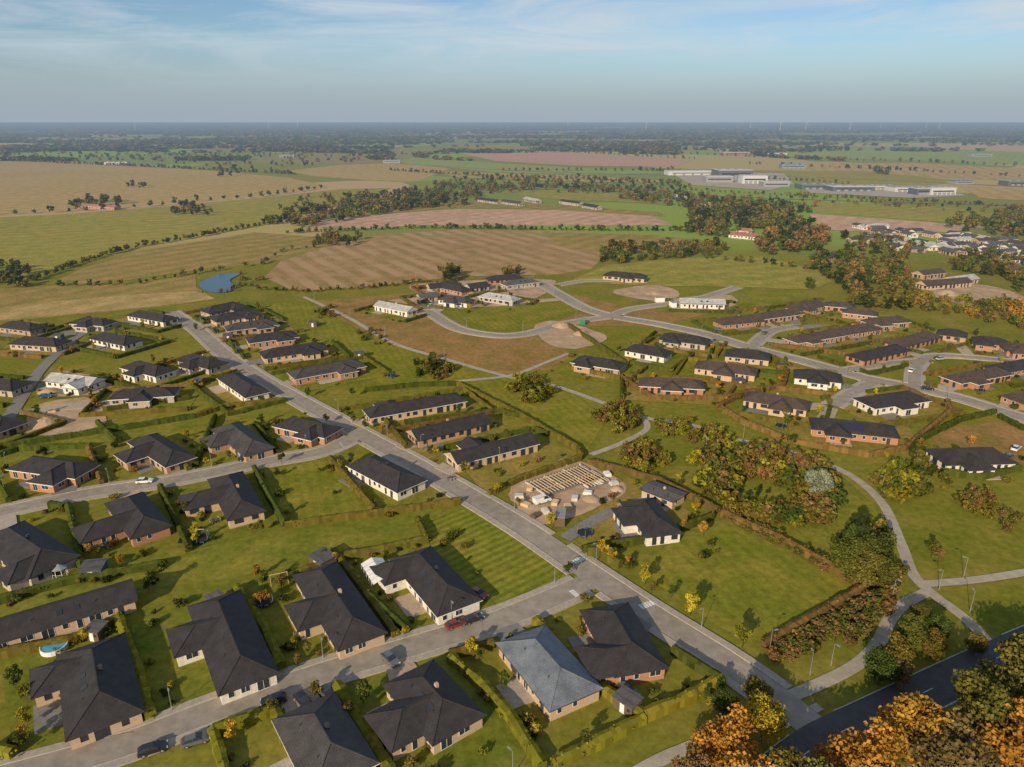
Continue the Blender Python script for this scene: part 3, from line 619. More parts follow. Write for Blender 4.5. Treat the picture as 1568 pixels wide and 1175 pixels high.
# far woodland: bands of wood several km deep, spacing grows with distance
m=Mass(); cnt=0
for i in range(70000):
    d=1600*math.exp(random.random()*math.log(11)); a=random.uniform(-.74,.74); x=d*a; y=d
    py=CY+F*((H/ y)*CP-SP)/(CP+(H/y)*SP); px=CX+x/(y*CP+H*SP)*F
    v=mnoise.noise(Vector((x/1500,y/(300+y*.03),3.1)))+.6*mnoise.noise(Vector((x/300,y/130,9.1)))
    edge=abs(mnoise.noise(Vector((x/900,y/600,21.0))))
    if py>247: continue
    th=.06 if px<640 else .17
    if y>5000: th-=.06
    if px>1040 and 222<py: th+=.45
    if 600<px<1080 and py>222: th+=.22
    if v>th or edge<.012:
        s=max(10,d/300); m.add(x,y,min(18,9+d/900)*random.uniform(.6,1.15),s*2.0,colr(random.choice(FR),.12),FAR); cnt+=1
m.done('distant_woodland')
# ------------------------------------------------------------------ near planting
def hedge(px,h=1.3,w=1.0,col='olive',step=.9,world=None,name='hedge'):
    PP=resample(world if world else GP(px),step); segs=[[]]
    for p in PP:
        if roaddist(p)<.9: 
            if segs[-1]: segs.append([])
        else: segs[-1].append(p)
    base=np.array(colr(col,.12))
    for P in segs:
        if len(P)<3: continue
        N=normals(P); V=[];C=[]; rr=random.Random(len(HED)+5); rings=[]
        for p,n in zip(P,N):
            g=max(.6,1+.35*mnoise.noise(Vector((p[0]*.3,p[1]*.3,0)))+rr.uniform(-.08,.08)); ww=w*g*.5; hh=h*(.6+.4*g)
            rings.append([(p[0]-n[0]*ww,p[1]-n[1]*ww,0),(p[0]-n[0]*ww*.95,p[1]-n[1]*ww*.95,hh*.85),(p[0],p[1],hh),(p[0]+n[0]*ww*.95,p[1]+n[1]*ww*.95,hh*.85),(p[0]+n[0]*ww,p[1]+n[1]*ww,0)])
        for a,b in zip(rings[:-1],rings[1:]):
            for k in range(4): V+= [a[k],a[k+1],b[k+1],b[k]]; t=rr.uniform(.7,1.15); C+=[base*t]*4
        for e in (rings[0],rings[-1]): V+=[e[0],e[1],e[3],e[4]]; C+=[base*.8]*4
        V=np.array(V);C=np.array(C)
        L=[(p[0],p[1],h*.55,w*.62,w*.62,h*.55) for p in P]
        Vl,cl=leaves(L,len(P)*9,.3,len(HED)+700,.2); V=np.concatenate([V,Vl]); C=np.concatenate([C,cl[:,None]*base[None,:]])
        HED.append(link(bpy.data.objects.new(name,quadmesh(name,V,C,[FOL]))))
HED=[]
for p,c in [([(820,955),(870,1005),(930,1065),(985,1102)],'lime'),([(985,1102),(1050,1075),(1105,1045)],'lime'),([(850,1175),(920,1140),(985,1105)],'lime'),
([(690,1012),(740,1055),(780,1100),(830,1180)],'lime'),([(690,1008),(755,990)],'olive'),([(512,848),(560,912),(612,985)],'olive'),([(362,905),(405,965),(440,1045)],'lime'),
([(183,952),(212,1030),(236,1118)],'lime'),([(236,1118),(338,1078)],'lime'),([(-20,1150),(60,1168),(130,1160),(122,1118)],'lime'),([(328,1125),(350,1200)],'lime'),([(328,1125),(420,1092),(440,1140)],'lime'),
([(515,1055),(550,1110),(600,1190)],'lime'),([(-20,1010),(110,985),(183,952)],'olive'),([(-20,930),(100,895),(250,868)],'green'),([(105,778),(118,830),(128,892)],'green'),([(245,748),(268,795),(290,845)],'green'),
([(390,720),(410,760),(437,806)],'green'),([(137,690),(158,748)],'brown'),([(0,745),(22,782)],'green'),([(265,690),(290,722)],'olive'),([(395,655),(430,700)],'green'),([(505,706),(575,785)],'olive'),
([(437,808),(520,797),(610,785),(715,770)],'olive'),([(655,830),(600,842),(520,858),(430,893)],'olive'),([(640,800),(655,830)],'olive'),([(560,912),(640,985)],'green'),([(445,1045),(500,1028)],'olive'),
([(700,590),(800,640),(885,690),(890,704),(800,735),(742,762)],'olive'),([(1105,790),(1200,832),(1325,902),(1200,975),(1168,992)],'brown'),([(1100,785),(1010,740),(960,725),(900,710)],'brown'),
([(870,850),(990,830),(1090,795)],'green'),([(870,852),(920,850),(950,870)],'olive'),([(600,985),(612,1000),(655,975)],'olive'),([(1030,1000),(1100,1045)],'green'),
([(1105,628),(1140,650),(1210,678),(1330,700),(1385,690),(1455,632),(1450,618)],'brown'),([(1100,625),(1145,602)],'brown'),([(1395,700),(1400,680),(1470,645),(1560,625)],'green'),([(1395,755),(1400,745),(1430,720)],'green'),
([(950,580),(1000,612),(1110,612),(1200,592),(1205,570)],'brown'),([(870,565),(950,582)],'olive'),([(1560,720),(1500,735),(1440,725)],'green'),([(1530,640),(1568,660)],'green'),
([(-20,690),(100,672),(210,655),(300,640)],'green'),([(300,640),(345,625),(440,615)],'olive'),([(165,630),(290,612)],'green'),([(560,600),(640,592),(700,590)],'green'),([(585,640),(625,690)],'olive'),([(620,650),(760,632),(800,640)],'green'),([(680,690),(815,660),(840,668)],'green'),
([(1100,480),(1170,474),(1260,460)],'olive'),([(1180,530),(1300,545),(1390,560)],'brown'),([(870,500),(960,560)],'olive'),([(1000,520),(960,545)],'olive'),([(1180,548),(1210,562)],'olive'),
([(0,700),(30,690),(140,686)],'green'),([(180,680),(150,650)],'green'),([(300,715),(330,640)],'green'),([(20,770),(100,780)],'green')]:
    hedge(p,col=c,h=1.9,w=1.8 if c=='lime' else 1.5)
mm=Mass()
for pl,n_,hh in [([(1170,1000),(1240,965),(1330,912),(1345,925),(1260,985),(1190,1020)],120,2.2),([(1105,785),(1215,830),(1330,895),(1320,905),(1200,840),(1100,795)],80,2),([(1380,878),(1350,940),(1300,990),(1290,985),(1335,935),(1365,880)],60,2.6)]:
    wood(pl,n_,hh,['brown','olive','brown','green'],mass=mm,wr=1.2,proto=BUSH)
mm.done('wild_hedge')
def copse(px,n,h,cols,name='shrub_thicket',wr=1.0): wood(px,n,h,cols,name,wr,proto=BUSH)
OB=['olive','olive','lime','brown','brown','green']
copse([(1058,712),(1110,692),(1190,694),(1250,712),(1278,750),(1235,768),(1215,744),(1160,735),(1120,750),(1115,768),(1070,745)],150,5,OB,wr=1.1)
copse([(1070,745),(1120,770),(1150,782),(1205,788),(1235,768),(1278,755),(1275,800),(1235,812),(1180,805),(1110,780)],105,4.2,OB,wr=1.1)
copse([(1130,750),(1200,745),(1225,768),(1150,775)],12,1.6,['dark','green'])
tree(1253,738,9,'silver'); 
copse([(910,640),(935,620),(970,630),(980,655),(945,665)],44,3.8,['olive','lime','olive','brown']); copse([(1005,650),(1060,650),(1115,668),(1120,690),(1060,680),(1010,668)],56,3.2,['olive','lime','brown'])
copse([(945,690),(985,675),(1022,700),(1020,730),(960,718)],50,3.4,['olive','lime','brown']); copse([(772,590),(810,575),(850,600),(830,625),(785,612)],44,3.8,['olive','lime','green'])
copse([(630,560),(665,550),(695,568),(675,585),(640,580)],30,3.6,MX); copse([(480,475),(510,470),(515,488),(490,492)],12,3.5,MX); copse([(545,510),(580,505),(605,530),(560,530)],14,2.6,['olive','green'])
copse([(1340,740),(1370,715),(1415,720),(1428,760),(1395,770),(1350,765)],40,5,['olive','lime','green']); copse([(1455,770),(1500,750),(1560,790),(1580,830),(1500,800)],36,2.8,['olive','brown'])
copse([(1385,745),(1405,740),(1400,760)],3,8,['green'])
copse([(1285,830),(1310,815),(1350,820),(1365,850),(1345,885),(1300,870)],20,5,['green','olive','dark'])
for p in [(1318,815,14,'dark'),(1300,848,10,'green'),(1342,842,11,'green'),(1325,868,9,'olive'),(1352,878,7,'olive')]: tree(*p,'c' if p[3]=='dark' else 'b')
tree(1303,825,12,'green','c')
for p in [(1408,1118,13,'orange'),(1500,1085,14,'olive'),(1545,1040,13,'olive'),(1120,1130,11,'orange'),(1170,1100,9,'yellow'),(1085,1150,9,'orange'),(1330,1165,13,'orange'),(1470,1160,14,'brown'),(1560,1140,14,'orange'),(1395,965,7,'green'),(1430,985,6,'olive'),(1372,1000,8,'olive'),(1440,960,6,'green'),(1455,1145,12,'brown'),(1290,1180,9,'orange'),(1160,1060,6,'olive'),(1380,1030,6,'brown'),(1350,1020,7,'green'),(1410,940,5,'olive'),(1495,985,5,'olive'),(1580,1010,12,'olive'),(1110,1075,5,'green'),(1150,1195,12,'orange'),(1215,1210,13,'olive'),(1060,1185,9,'brown'),(1255,1225,13,'olive')]: tree(*p)
for p in [(845,795,4.5,'yellow'),(762,745,4,'yellow'),(713,716,5,'lime'),(925,838,5,'yellow'),(938,848,4,'yellow'),(988,878,5,'yellow'),(1058,922,6,'yellow'),(1138,972,6,'lime'),(668,690,4,'yellow'),(638,656,3.5,'lime'),(795,767,3,'lime'),
 (40,1060,4,'lime'),(18,1035,5,'green'),(38,1095,4,'lime'),(35,1130,4,'green'),(225,890,5,'green'),(430,890,4,'olive'),(555,1058,5,'green'),(720,985,4,'yellow'),(735,1000,3,'green'),(430,700,4,'green'),(400,640,4,'green'),(620,965,3,'yellow'),(455,1010,3,'brown'),
 (530,1085,4,'brown'),(880,1045,3,'olive'),(770,1040,4,'green'),(560,650,4,'olive'),(585,655,4,'orange'),(1270,615,4,'olive'),(1100,600,4,'green'),(1430,840,5,'olive'),(1440,850,4,'brown'),(870,870,4,'green'),(1028,905,3,'green')]: tree(*p,'s')
for p in [(300,500,4),(262,500,3.5),(540,600,4),(470,600,4),(540,640,3.5),(500,640,4)]: tree(*p,random.choice(['olive','green','brown']),'s')
tree(686,418,10,'dark'); tree(1240,432,8,'green')
pi=0
for (c,ang,L,w,wings) in list(HOUSES):
    if c[1]>430: continue
    A,B=L/2+6,w/2+8
    cr=[(-A,-B),(A,-B),(A,B),(-A,B)]; W=[np.array((c[0]+x*math.cos(ang)-y*math.sin(ang),c[1]+x*math.sin(ang)+y*math.cos(ang))) for x,y in cr]
    if c[1]>200: sheet('lawn',W,.106+.0007*pi,random.choice([LAWN,LAWN2,LAWN3,LAWN3,LAWN4,MOWN2]),world=True); pi+=1
    n=18 if c[1]<260 else 12
    for i in range(n):
        sx_=random.choice([-1,1]); sy_=random.choice([-1,1])
        if random.random()<.5: lx=random.uniform(-L/2-7,L/2+7); ly=sy_*(w/2+random.uniform(4,9))
        else: lx=sx_*(L/2+random.uniform(2,7)); ly=random.uniform(-w/2-8,w/2+8)
        x=c[0]+lx*math.cos(ang)-ly*math.sin(ang); y=c[1]+lx*math.sin(ang)+ly*math.cos(ang)
        if roaddist((x,y))<1.8: continue
        if any(math.hypot(x-h_[0][0],y-h_[0][1])<h_[3]*.75 for h_ in HOUSES): continue
        if random.random()<.16: place(random.choice(SML),'garden_tree',x,y,random.uniform(.5,.9),colr(random.choice(['olive','green','yellow','orange','green'])))
        else: place(random.choice(SHR),'garden_shrub',x,y,random.uniform(.6,1.5),colr(random.choice(['olive','green','lime','dark','brown','green'])))
    if c[1]>215:
        for i in range(4):
            if random.random()<.3: continue
            a,b_=W[i],W[(i+1)%4]
            if any(min(math.hypot(*(a+(b_-a)*t-h_[0])) for t in(.0,.25,.5,.75,1))<7 for h_ in HOUSES): continue
            hedge(None,1.7,1.3,random.choice(['olive','green','brown','green']),1.2,world=[a,b_])
road_pts=np.concatenate([Q for (Q,w_),(a,b,k) in zip(allpts,RD) if k in('main','street') or (k=='drive' and Q[0][1]<500)])
for i,(c,ang,L,w,wings) in enumerate(HOUSES):
    if c[1]>420: continue
    best=None
    for e in((L/2,0),(-L/2,0),(L/2-4,-w/2),(-L/2+4,-w/2),(L/2-4,w/2),(-L/2+4,w/2)):
        p=np.array((c[0]+e[0]*math.cos(ang)-e[1]*math.sin(ang),c[1]+e[0]*math.sin(ang)+e[1]*math.cos(ang))); d=np.hypot(road_pts[:,0]-p[0],road_pts[:,1]-p[1]); j=int(np.argmin(d))
        if best is None or d[j]<best[0]: best=(d[j],p,road_pts[j])
    if best[0]>32 or best[0]<2: continue
    p,q=best[1],best[2]; d=(q-p)/best[0]; nn=np.array([-d[1],d[0]]); q=q-d*2.75; p=p-d*0.3; b=MB(); wd=random.uniform(2.6,3.8)
    cs=[p-nn*wd,q-nn*wd*.8,q+nn*wd*.8,p+nn*wd]; b.hexa([(x[0],x[1],.05) for x in cs]+[(x[0],x[1],.305+.002*(i%5)) for x in cs],random.choice(DRIVE)); b.obj('driveway')

# ------------------------------------------------------------------ construction sites
for i,p in enumerate([[(785,745),(860,705),(900,712),(960,745),(925,772),(835,805),(795,780)],[(40,655),(60,620),(140,610),(160,640),(150,655),(60,668)],[(818,500),(850,492),(905,505),(930,520),(880,535),(835,525)],[(590,462),(660,455),(680,475),(640,488),(595,478)],[(940,445),(1000,437),(1040,448),(1020,462),(960,455)],[(62,588),(90,570),(160,580),(165,598),(110,608),(60,605)],[(640,435),(830,428),(845,440),(800,465),(700,470),(650,455)],[(1010,462),(1110,452),(1125,468),(1060,478)],[(1420,440),(1500,436),(1568,455),(1540,470),(1450,462)]]):
    sheet('bare_soil',p,.1605+.0007*i,DIRT,True,jit=.5)
def heap(px,py,r,h,mat,name):
    x,y=G(px,py); b=MB(); n=14; rings=5
    P=[[(x+math.cos(2*math.pi*k/n)*r*(1-j/rings)*(1+.2*mnoise.noise(Vector((k,j,px)))),y+math.sin(2*math.pi*k/n)*r*(1-j/rings)*(1+.2*mnoise.noise(Vector((k,j,px+5)))),.1+h*math.sin(j/rings*1.57)*(1+.2*mnoise.noise(Vector((k*.7,j,px))))) for k in range(n)] for j in range(rings)]
    for j in range(rings-1):
        for k in range(n): b.face([P[j][k],P[j][(k+1)%n],P[j+1][(k+1)%n],P[j+1][k]],mat)
    b.face(P[-1],mat); return b.obj(name)
for a in [(860,500,5,2),(890,512,4,1.6),(70,650,5,2),(905,765,2.5,.8),(945,750,2,.9),(610,480,4,1.5),(1000,450,5,1.4),(720,450,4,1.2),(1450,450,7,2),(75,600,4,1.2)]: heap(*a,DIRT,'soil_heap')
def construct(x1,y1,x2,y2,w,slab=True):
    a=np.array(G(x1,y1,0)); b=np.array(G(x2,y2,0)); c=(a+b)/2; d=b-a; L=np.linalg.norm(d); E=link(bpy.data.objects.new('house_under_construction',None)); E.location=(c[0],c[1],.12); E.rotation_euler=(0,0,math.atan2(d[1],d[0]))
    s=MB(); s.box(-L/2,L/2,-w/2,w/2,0,.3,DRIVE[1]); s.obj('floor_slab',E); W=MB(); hh=.9
    for x in(-L/2+.25,-L/6,L/6,L/2-.6): W.box(x,x+.25,-w/2+.4,-.6,.3,hh-.15,CONC); W.box(x,x+.25,.6,w/2-.4,.3,hh-.25,CONC)
    W.obj('block_walls',E); t=MB(); x=-L/2+.2
    while x<L/2*.85:
        t.bar((x,-w/2,hh+.05),(x,w/2-1.5,hh+.05),.13,WOOD); x+=1.1
    for y in(-w/4,w/4): t.bar((-L/2,y,hh+.22),(L/2*.7,y,hh+.22),.09,WOOD)
    t.obj('timber_joists',E)
construct(818,752,905,722,10); construct(890,745,925,733,6)
for a,b_ in [((805,775),WOOD),((835,785),CONC),((930,728),WHITE),((812,750),WOOD),((915,742),WHITE),((80,632),WOOD),((672,470),CONC),((850,772),WOOD),((880,765),CONC),((940,742),CONC),((795,762),CONC),((862,712),WOOD),((900,757),WHITE),((870,778),WOOD),((820,792),WOODD)]:
    x,y=G(*a); s=MB(); 
    for k in range(3): s.box(-1.3+.1*k,1.3-.1*k,-.8,.8,.17+k*.26,.17+k*.26+.22,b_)
    o=s.obj('stack_of_building_material'); o.location=(x,y,0); o.rotation_euler=(0,0,random.uniform(0,3))
def container(px,py,mat,L=6,name='site_container'):
    s=MB(); s.box(-L/2,L/2,-1.2,1.2,.2,2.7,mat)
    for k in range(int(L/.4)): s.box(-L/2+.1+k*.4,-L/2+.3+k*.4,-1.26,1.26,.3,2.6,mat)
    s.box(-L/2-.05,L/2+.05,-1.3,1.3,2.703,2.8,MG); s.box(L/2,L/2+.05,-1.1,-.05,.3,2.6,METAL); s.box(L/2,L/2+.05,.05,1.1,.3,2.6,METAL)
    x,y=G(px,py); o=s.obj(name); o.location=(x,y,0); o.rotation_euler=(0,0,random.uniform(0,3))
for a in [(858,800,WOODD),(645,466,DG),(892,497,GREENP),(1030,470,WHITE),(1010,463,WHITE),(738,440,WHITE),(690,466,MG)]: container(*a,L=5 if a[2] is not GREENP else 3)

# ------------------------------------------------------------------ cars
REDL=plain('rear_light',(.4,.02,.02),.3)
def carmesh(name,paint,van=False):
    b=MB(); L,W=(4.4,1.8) if not van else (5.0,1.95)
    if not van: low=[(-2.2,.35),(-2.18,.75),(-2.05,.92),(-1.2,.98),(.9,.98),(1.75,.86),(2.15,.7),(2.2,.35)]; cab=[(-1.95,.97),(-1.45,1.42),(.15,1.46),(1.0,.97)]
    else: low=[(-2.5,.35),(-2.5,1.1),(-2.4,1.2),(1.5,1.2),(2.3,1.0),(2.5,.7),(2.5,.35)]; cab=[(-2.48,1.19),(-2.4,1.95),(1.0,1.98),(1.75,1.19)]
    def loft(prof,ys,mat):
        n=len(prof); R=[[(x*sx,y,z) for x,z in prof] for y,sx in ys]
        for i in range(len(R)-1):
            for k in range(n-1): b.face([R[i][k],R[i][k+1],R[i+1][k+1],R[i+1][k]][::-1],mat)
        b.face(R[0],mat); b.face(R[-1][::-1],mat)
    loft(low,[(-W/2,.96),(-W/2+.1,1),(W/2-.1,1),(W/2,.96)],paint)
    def tm(k): return paint if k==1 else GLASS
    y=W/2-.1; yt=W/2-.28
    A=[(cab[0][0],-y,cab[0][1]),(cab[1][0],-yt,cab[1][1]),(cab[2][0],-yt,cab[2][1]),(cab[3][0],-y,cab[3][1])]; B=[(p[0],-p[1],p[2]) for p in A]
    b.face(A,GLASS); b.face(B[::-1],GLASS)
    for k in range(3): b.face([A[k+1],A[k],B[k],B[k+1]][::-1],tm(k))
    if van: b.box(-2.49,.1,-y-.02,y+.02,1.2,1.9,paint)
    for sgn in(-1,1):
        b.bar((-.35,sgn*(yt+.12),1.0),(-.3,sgn*(yt+.02),1.44),.05,paint); b.box(.75,.95,sgn*(W/2+.08)-.08,sgn*(W/2+.08)+.08,.95,1.1,paint)
        for x in(-1.35,1.35): b.bar((x,sgn*(W/2-.22),.33),(x,sgn*(W/2+.01),.33),.33,RUB,12); b.bar((x,sgn*(W/2+.012),.33),(x,sgn*(W/2+.02),.33),.2,METAL,10)
        b.box(L/2-.12,L/2-.02,sgn*.65-.2,sgn*.65+.2,.6,.74,WHITE); b.box(-L/2+.0,-L/2+.08,sgn*.65-.18,sgn*.65+.18,.65,.82,REDL)
    return b.mesh(name)
def paint(n,c): k=M(n,.25,.6); k.base(c); k.p.inputs['Coat Weight'].default_value=.6; return k.m
CARS={k:carmesh('car_body_'+k,paint('car_paint_'+k,c)) for k,c in {'white':(.75,.75,.74),'black':(.02,.02,.025),'red':(.22,.02,.02),'grey':(.12,.13,.14),'blue':(.03,.06,.16),'silver':(.45,.46,.47)}.items()}
VAN=carmesh('van_body',paint('van_paint',(.75,.75,.74)),True)
def car(px,py,k,ang,van=False,z=.32):
    x,y=G(px,py); o=bpy.data.objects.new('parked_van' if van else 'parked_car',VAN if van else CARS[k]); o.location=(x,y,z); o.rotation_euler=(0,0,math.radians(ang)); link(o)
for a in [(235,1152,'black',24,.175),(300,1138,'grey',24,.15),(420,1078,'black',200),(465,1078,'black',-48),(502,1068,'grey',-48),(698,960,'red',28,.175),(725,952,'black',28,.175),(733,914,'red',-40),(960,1062,'grey',-45,.1),(222,740,'white',10,.18),(377,706,'black',12),(960,970,'blue',-48,.1),(1555,690,'white',40),(1545,703,'grey',40),(598,1015,'grey',-48),(270,490,'white',0),(248,495,'grey',20),(430,497,'black',40),(1395,570,'white',50),(1440,552,'silver',20),(1170,512,'grey',50),(780,455,'white',20),(700,470,'silver',80),(930,560,'white',30),(1200,562,'black',0),(1420,598,'black',-12),(120,600,'silver',40),(70,610,'blue',10),(0,605,'white',60),(1100,507,'grey',-15),(660,470,'white',60)]: car(*a[:4],z=a[4] if len(a)>4 else .32)
car(165,1112,'',-75,True); car(830,770,'',30,True,.16); car(1045,600,'',10,True,.14)

# ------------------------------------------------------------------ street furniture & garden objects
b=MB(); b.bar((0,0,0),(0,0,.9),.10,METAL,8); b.bar((0,0,.9),(0,0,5.0),.065,METAL,8,.045); b.bar((0,0,4.95),(.7,0,5.1),.04,METAL,6); b.box(.5,1.15,-.14,.14,5.05,5.17,METAL); b.box(.6,1.1,-.1,.1,5.03,5.047,WHITE); LAMP=b.mesh('street_lamp')
def lamp(x,y,a): o=bpy.data.objects.new('street_lamp',LAMP); o.location=(x,y,.1); o.rotation_euler=(0,0,a); link(o)
for idx,step,sd in((0,20,1),(1,17,1),(2,18,1),(3,24,-1),(4,24,1),(14,18,1),(16,12,-1)):
    P,w,kd=RD[idx]; N=normals(P)
    for a in range(4,len(P)-2,step):
        p=P[a]+N[a]*sd*(w/2+1.0)
        if blocked(p,idx,.3) or p[1]<60: continue
        lamp(p[0],p[1],math.atan2(-N[a][1]*sd,-N[a][0]*sd))
for p in [(8,755),(12,720),(645,690),(765,712),(1240,1035),(1178,1000),(1485,938),(1475,885),(1080,690),(785,1190)]: x,y=G(*p); lamp(x,y,random.uniform(0,6))
def shed(px,py,L,w,mat,ang,roof=None,name='garden_shed',hgt=2.2):
    x,y=G(px,py); s=MB(); s.box(-L/2,L/2,-w/2,w/2,0,hgt,mat); k=int(L/.3)
    for i in range(k): s.box(-L/2+i*L/k+.02,-L/2+(i+.85)*L/k,-w/2-.03,w/2+.03,.05,hgt-.05,mat)
    s.hexa([(-L/2-.2,-w/2-.2,hgt+.003),(L/2+.2,-w/2-.2,hgt+.003),(L/2+.2,w/2+.2,hgt+.3),(-L/2-.2,w/2+.2,hgt+.3),(-L/2-.2,-w/2-.2,hgt+.12),(L/2+.2,-w/2-.2,hgt+.12),(L/2+.2,w/2+.2,hgt+.42),(-L/2-.2,w/2+.2,hgt+.42)],roof or ROOFS['a'])
    s.box(-.45,.45,-w/2-.06,-w/2+.02,.05,1.95,WHITE); s.box(L/2-1,L/2-.4,-w/2-.05,-w/2+.02,1.1,1.7,GLASS)
    o=s.obj(name); o.location=(x,y,.05); o.rotation_euler=(0,0,math.radians(ang))
for a in [(145,880,4.5,4,DG,10),(495,865,5,4,WOODD,-45),(960,1085,4,3,WOODD,-45),(333,930,4,3,WOODD,-45),(305,590,3,2.5,WOODD,0),(150,975,3,3,WOODD,-10),(1130,590,4,3,WOODD,10),(1200,633,4,3,WOODD,10),(795,690,5,3.5,WOODD,15),(350,520,4,3,WOODD,15),(550,548,4,3,WOODD,15),(90,520,4,3,DG,0),(480,500,4,3,WOODD,0)]: shed(*a)
x,y=G(580,888); s=MB(); 
for i in range(5):
    x0=-4.5+i*1.8; s.face([(x0,-2.5,2.2),(x0+1.7,-2.5,2.2),(x0+1.7,0,3.1),(x0,0,3.1)],WHITE); s.face([(x0,0,3.1),(x0+1.7,0,3.1),(x0+1.7,2.5,2.2),(x0,2.5,2.2)],WHITE)
    for yy in(-2.45,2.45): s.bar((x0+.05,yy,0),(x0+.05,yy,2.2),.05,WHITE)
    s.face([(x0,2.48,.2),(x0+1.6,2.48,.2),(x0+1.6,2.48,2.15),(x0,2.48,2.15)],WHITE)
o=s.obj('party_tent'); o.location=(x,y,.05); o.rotation_euler=(0,0,math.radians(-62))
x,y=G(93,882); s=MB()
for k in range(8):
    a=2*math.pi*k/8;b2=2*math.pi*(k+1)/8; p=(1.5*math.cos(a),1.5*math.sin(a)); q=(1.5*math.cos(b2),1.5*math.sin(b2)); s.bar((*p,0),(*p,2.1),.06,WHITE); s.bar((*p,.9),(*q,.9),.04,WHITE); s.bar((*p,2.1),(*q,2.1),.05,WHITE); s.face([(p[0]*1.15,p[1]*1.15,2.1),(q[0]*1.15,q[1]*1.15,2.1),(0,0,3.0)],METAL)
o=s.obj('gazebo'); o.location=(x,y,.05)
def pool(px,py,r):
    x,y=G(px,py); s=MB(); n=20; c=[(math.cos(2*math.pi*k/n),math.sin(2*math.pi*k/n)) for k in range(n)]
    for k in range(n):
        a,b2=c[k],c[(k+1)%n]; s.face([(a[0]*r,a[1]*r,0),(b2[0]*r,b2[1]*r,0),(b2[0]*r,b2[1]*r,1),(a[0]*r,a[1]*r,1)],WHITE); s.face([(a[0]*r,a[1]*r,1),(b2[0]*r,b2[1]*r,1),(b2[0]*r*.93,b2[1]*r*.93,1),(a[0]*r*.93,a[1]*r*.93,1)],WHITE)
    s.face([(a[0]*r*.94,a[1]*r*.94,.9) for a in c],POOL); s.bar((r,.3,0),(r,.3,1.3),.04,METAL); s.bar((r,-.3,0),(r,-.3,1.3),.04,METAL); s.bar((r,.3,.7),(r,-.3,.7),.03,METAL)
    o=s.obj('swimming_pool'); o.location=(x,y,.05)
pool(84,994,2.4)
def tramp(px,py):
    x,y=G(px,py); s=MB(); n=16; r=1.8; c=[(r*math.cos(2*math.pi*k/n),r*math.sin(2*math.pi*k/n)) for k in range(n)]
    for k in range(n): s.bar((*c[k],.75),(*c[(k+1)%n],.75),.09,BLUEP if k%2 else RUB)
    s.face([(*p,.76) for p in c],RUB)
    for k in range(0,n,2): s.bar((*c[k],0),(*c[k],2.4 if k%4==0 else .75),.04,METAL)
    o=s.obj('trampoline'); o.location=(x,y,.05)
for p in [(307,830),(895,820),(600,578),(1195,655),(405,925),(1500,600)]: tramp(*p)
def furn(px,py):
    x,y=G(px,py); s=MB(); s.box(-.9,.9,-.45,.45,.70,.75,WOODD)
    for a in(-.8,.8):
        for b2 in(-.38,.38): s.box(a-.04,a+.04,b2-.04,b2+.04,0,.698,WOODD)
    for a in(-.5,.5):
        for sg in(-1,1): s.box(a-.25,a+.25,sg*.85-.22,sg*.85+.22,.42,.47,METAL); s.box(a-.25,a+.25,sg*1.09-.03,sg*1.09+.03,.0,.95,METAL)
    o=s.obj('garden_table_and_chairs'); o.location=(x,y,.16); o.rotation_euler=(0,0,random.uniform(0,3))
for p in [(460,975),(290,1005),(650,925),(690,1130),(860,1085),(925,985),(90,1060),(330,800),(165,838),(180,950),(560,720),(690,735),(760,705)]: furn(*p)
def goal(px,py):
    x,y=G(px,py); s=MB()
    for a in(-1.5,1.5): s.bar((a,0,0),(a,0,2),.05,WHITE); s.bar((a,0,2),(a,.9,0),.03,WHITE)
    s.bar((-1.5,0,2),(1.5,0,2),.05,WHITE); s.bar((-1.5,.9,.03),(1.5,.9,.03),.03,WHITE); o=s.obj('football_goal'); o.location=(x,y,.05)
goal(310,822)
x,y=G(428,893); s=MB()
for a in(-1.8,1.8): s.bar((a,-.8,0),(a,0,2.4),.06,WOOD); s.bar((a,.8,0),(a,0,2.4),.06,WOOD)
s.bar((-1.9,0,2.4),(1.9,0,2.4),.07,WOOD)
for a in(-.8,.8): s.bar((a-.2,0,2.4),(a-.2,0,.5),.015,METAL); s.bar((a+.2,0,2.4),(a+.2,0,.5),.015,METAL); s.box(a-.25,a+.25,-.1,.1,.45,.5,RUB)
o=s.obj('swing_set'); o.location=(x,y,.05); o.rotation_euler=(0,0,.4)
sheet('pond',[(304,437),(318,428),(340,421),(368,420),(352,430),(362,441),(345,449),(318,447)],.45,WATER,True)
b=MB(); b.bar((0,0,0),(0,0,80),2.2,WHITE,8,1.2); b.box(-1.5,1.5,-2.5,5,79,83,WHITE)
for k in range(3):
    a=2*math.pi*k/3+.4; d=Vector((math.sin(a),0,math.cos(a))); q=Vector((d.z,0,-d.x)); h0=Vector((0,-3.2,81)); t=h0+d*42
    b.hexa([h0-q*1.1+Vector((0,-.3,0)),h0+q*1.1+Vector((0,-.3,0)),h0+q*1.1+Vector((0,.3,0)),h0-q*1.1+Vector((0,.3,0)),t-q*.25+Vector((0,-.1,0)),t+q*.25+Vector((0,-.1,0)),t+q*.25+Vector((0,.1,0)),t-q*.25+Vector((0,.1,0))],WHITE)
WT=b.mesh('wind_turbine')
for px,d in [(1196,7000),(1235,7200),(990,8000),(1303,7600),(1150,9000),(1350,9500),(1420,9800),(410,9000),(205,8500),(455,9500),(870,10000),(1440,8200)]:
    o=bpy.data.objects.new('wind_turbine',WT); o.location=((px-CX)/F*d*CP,d,0); link(o)

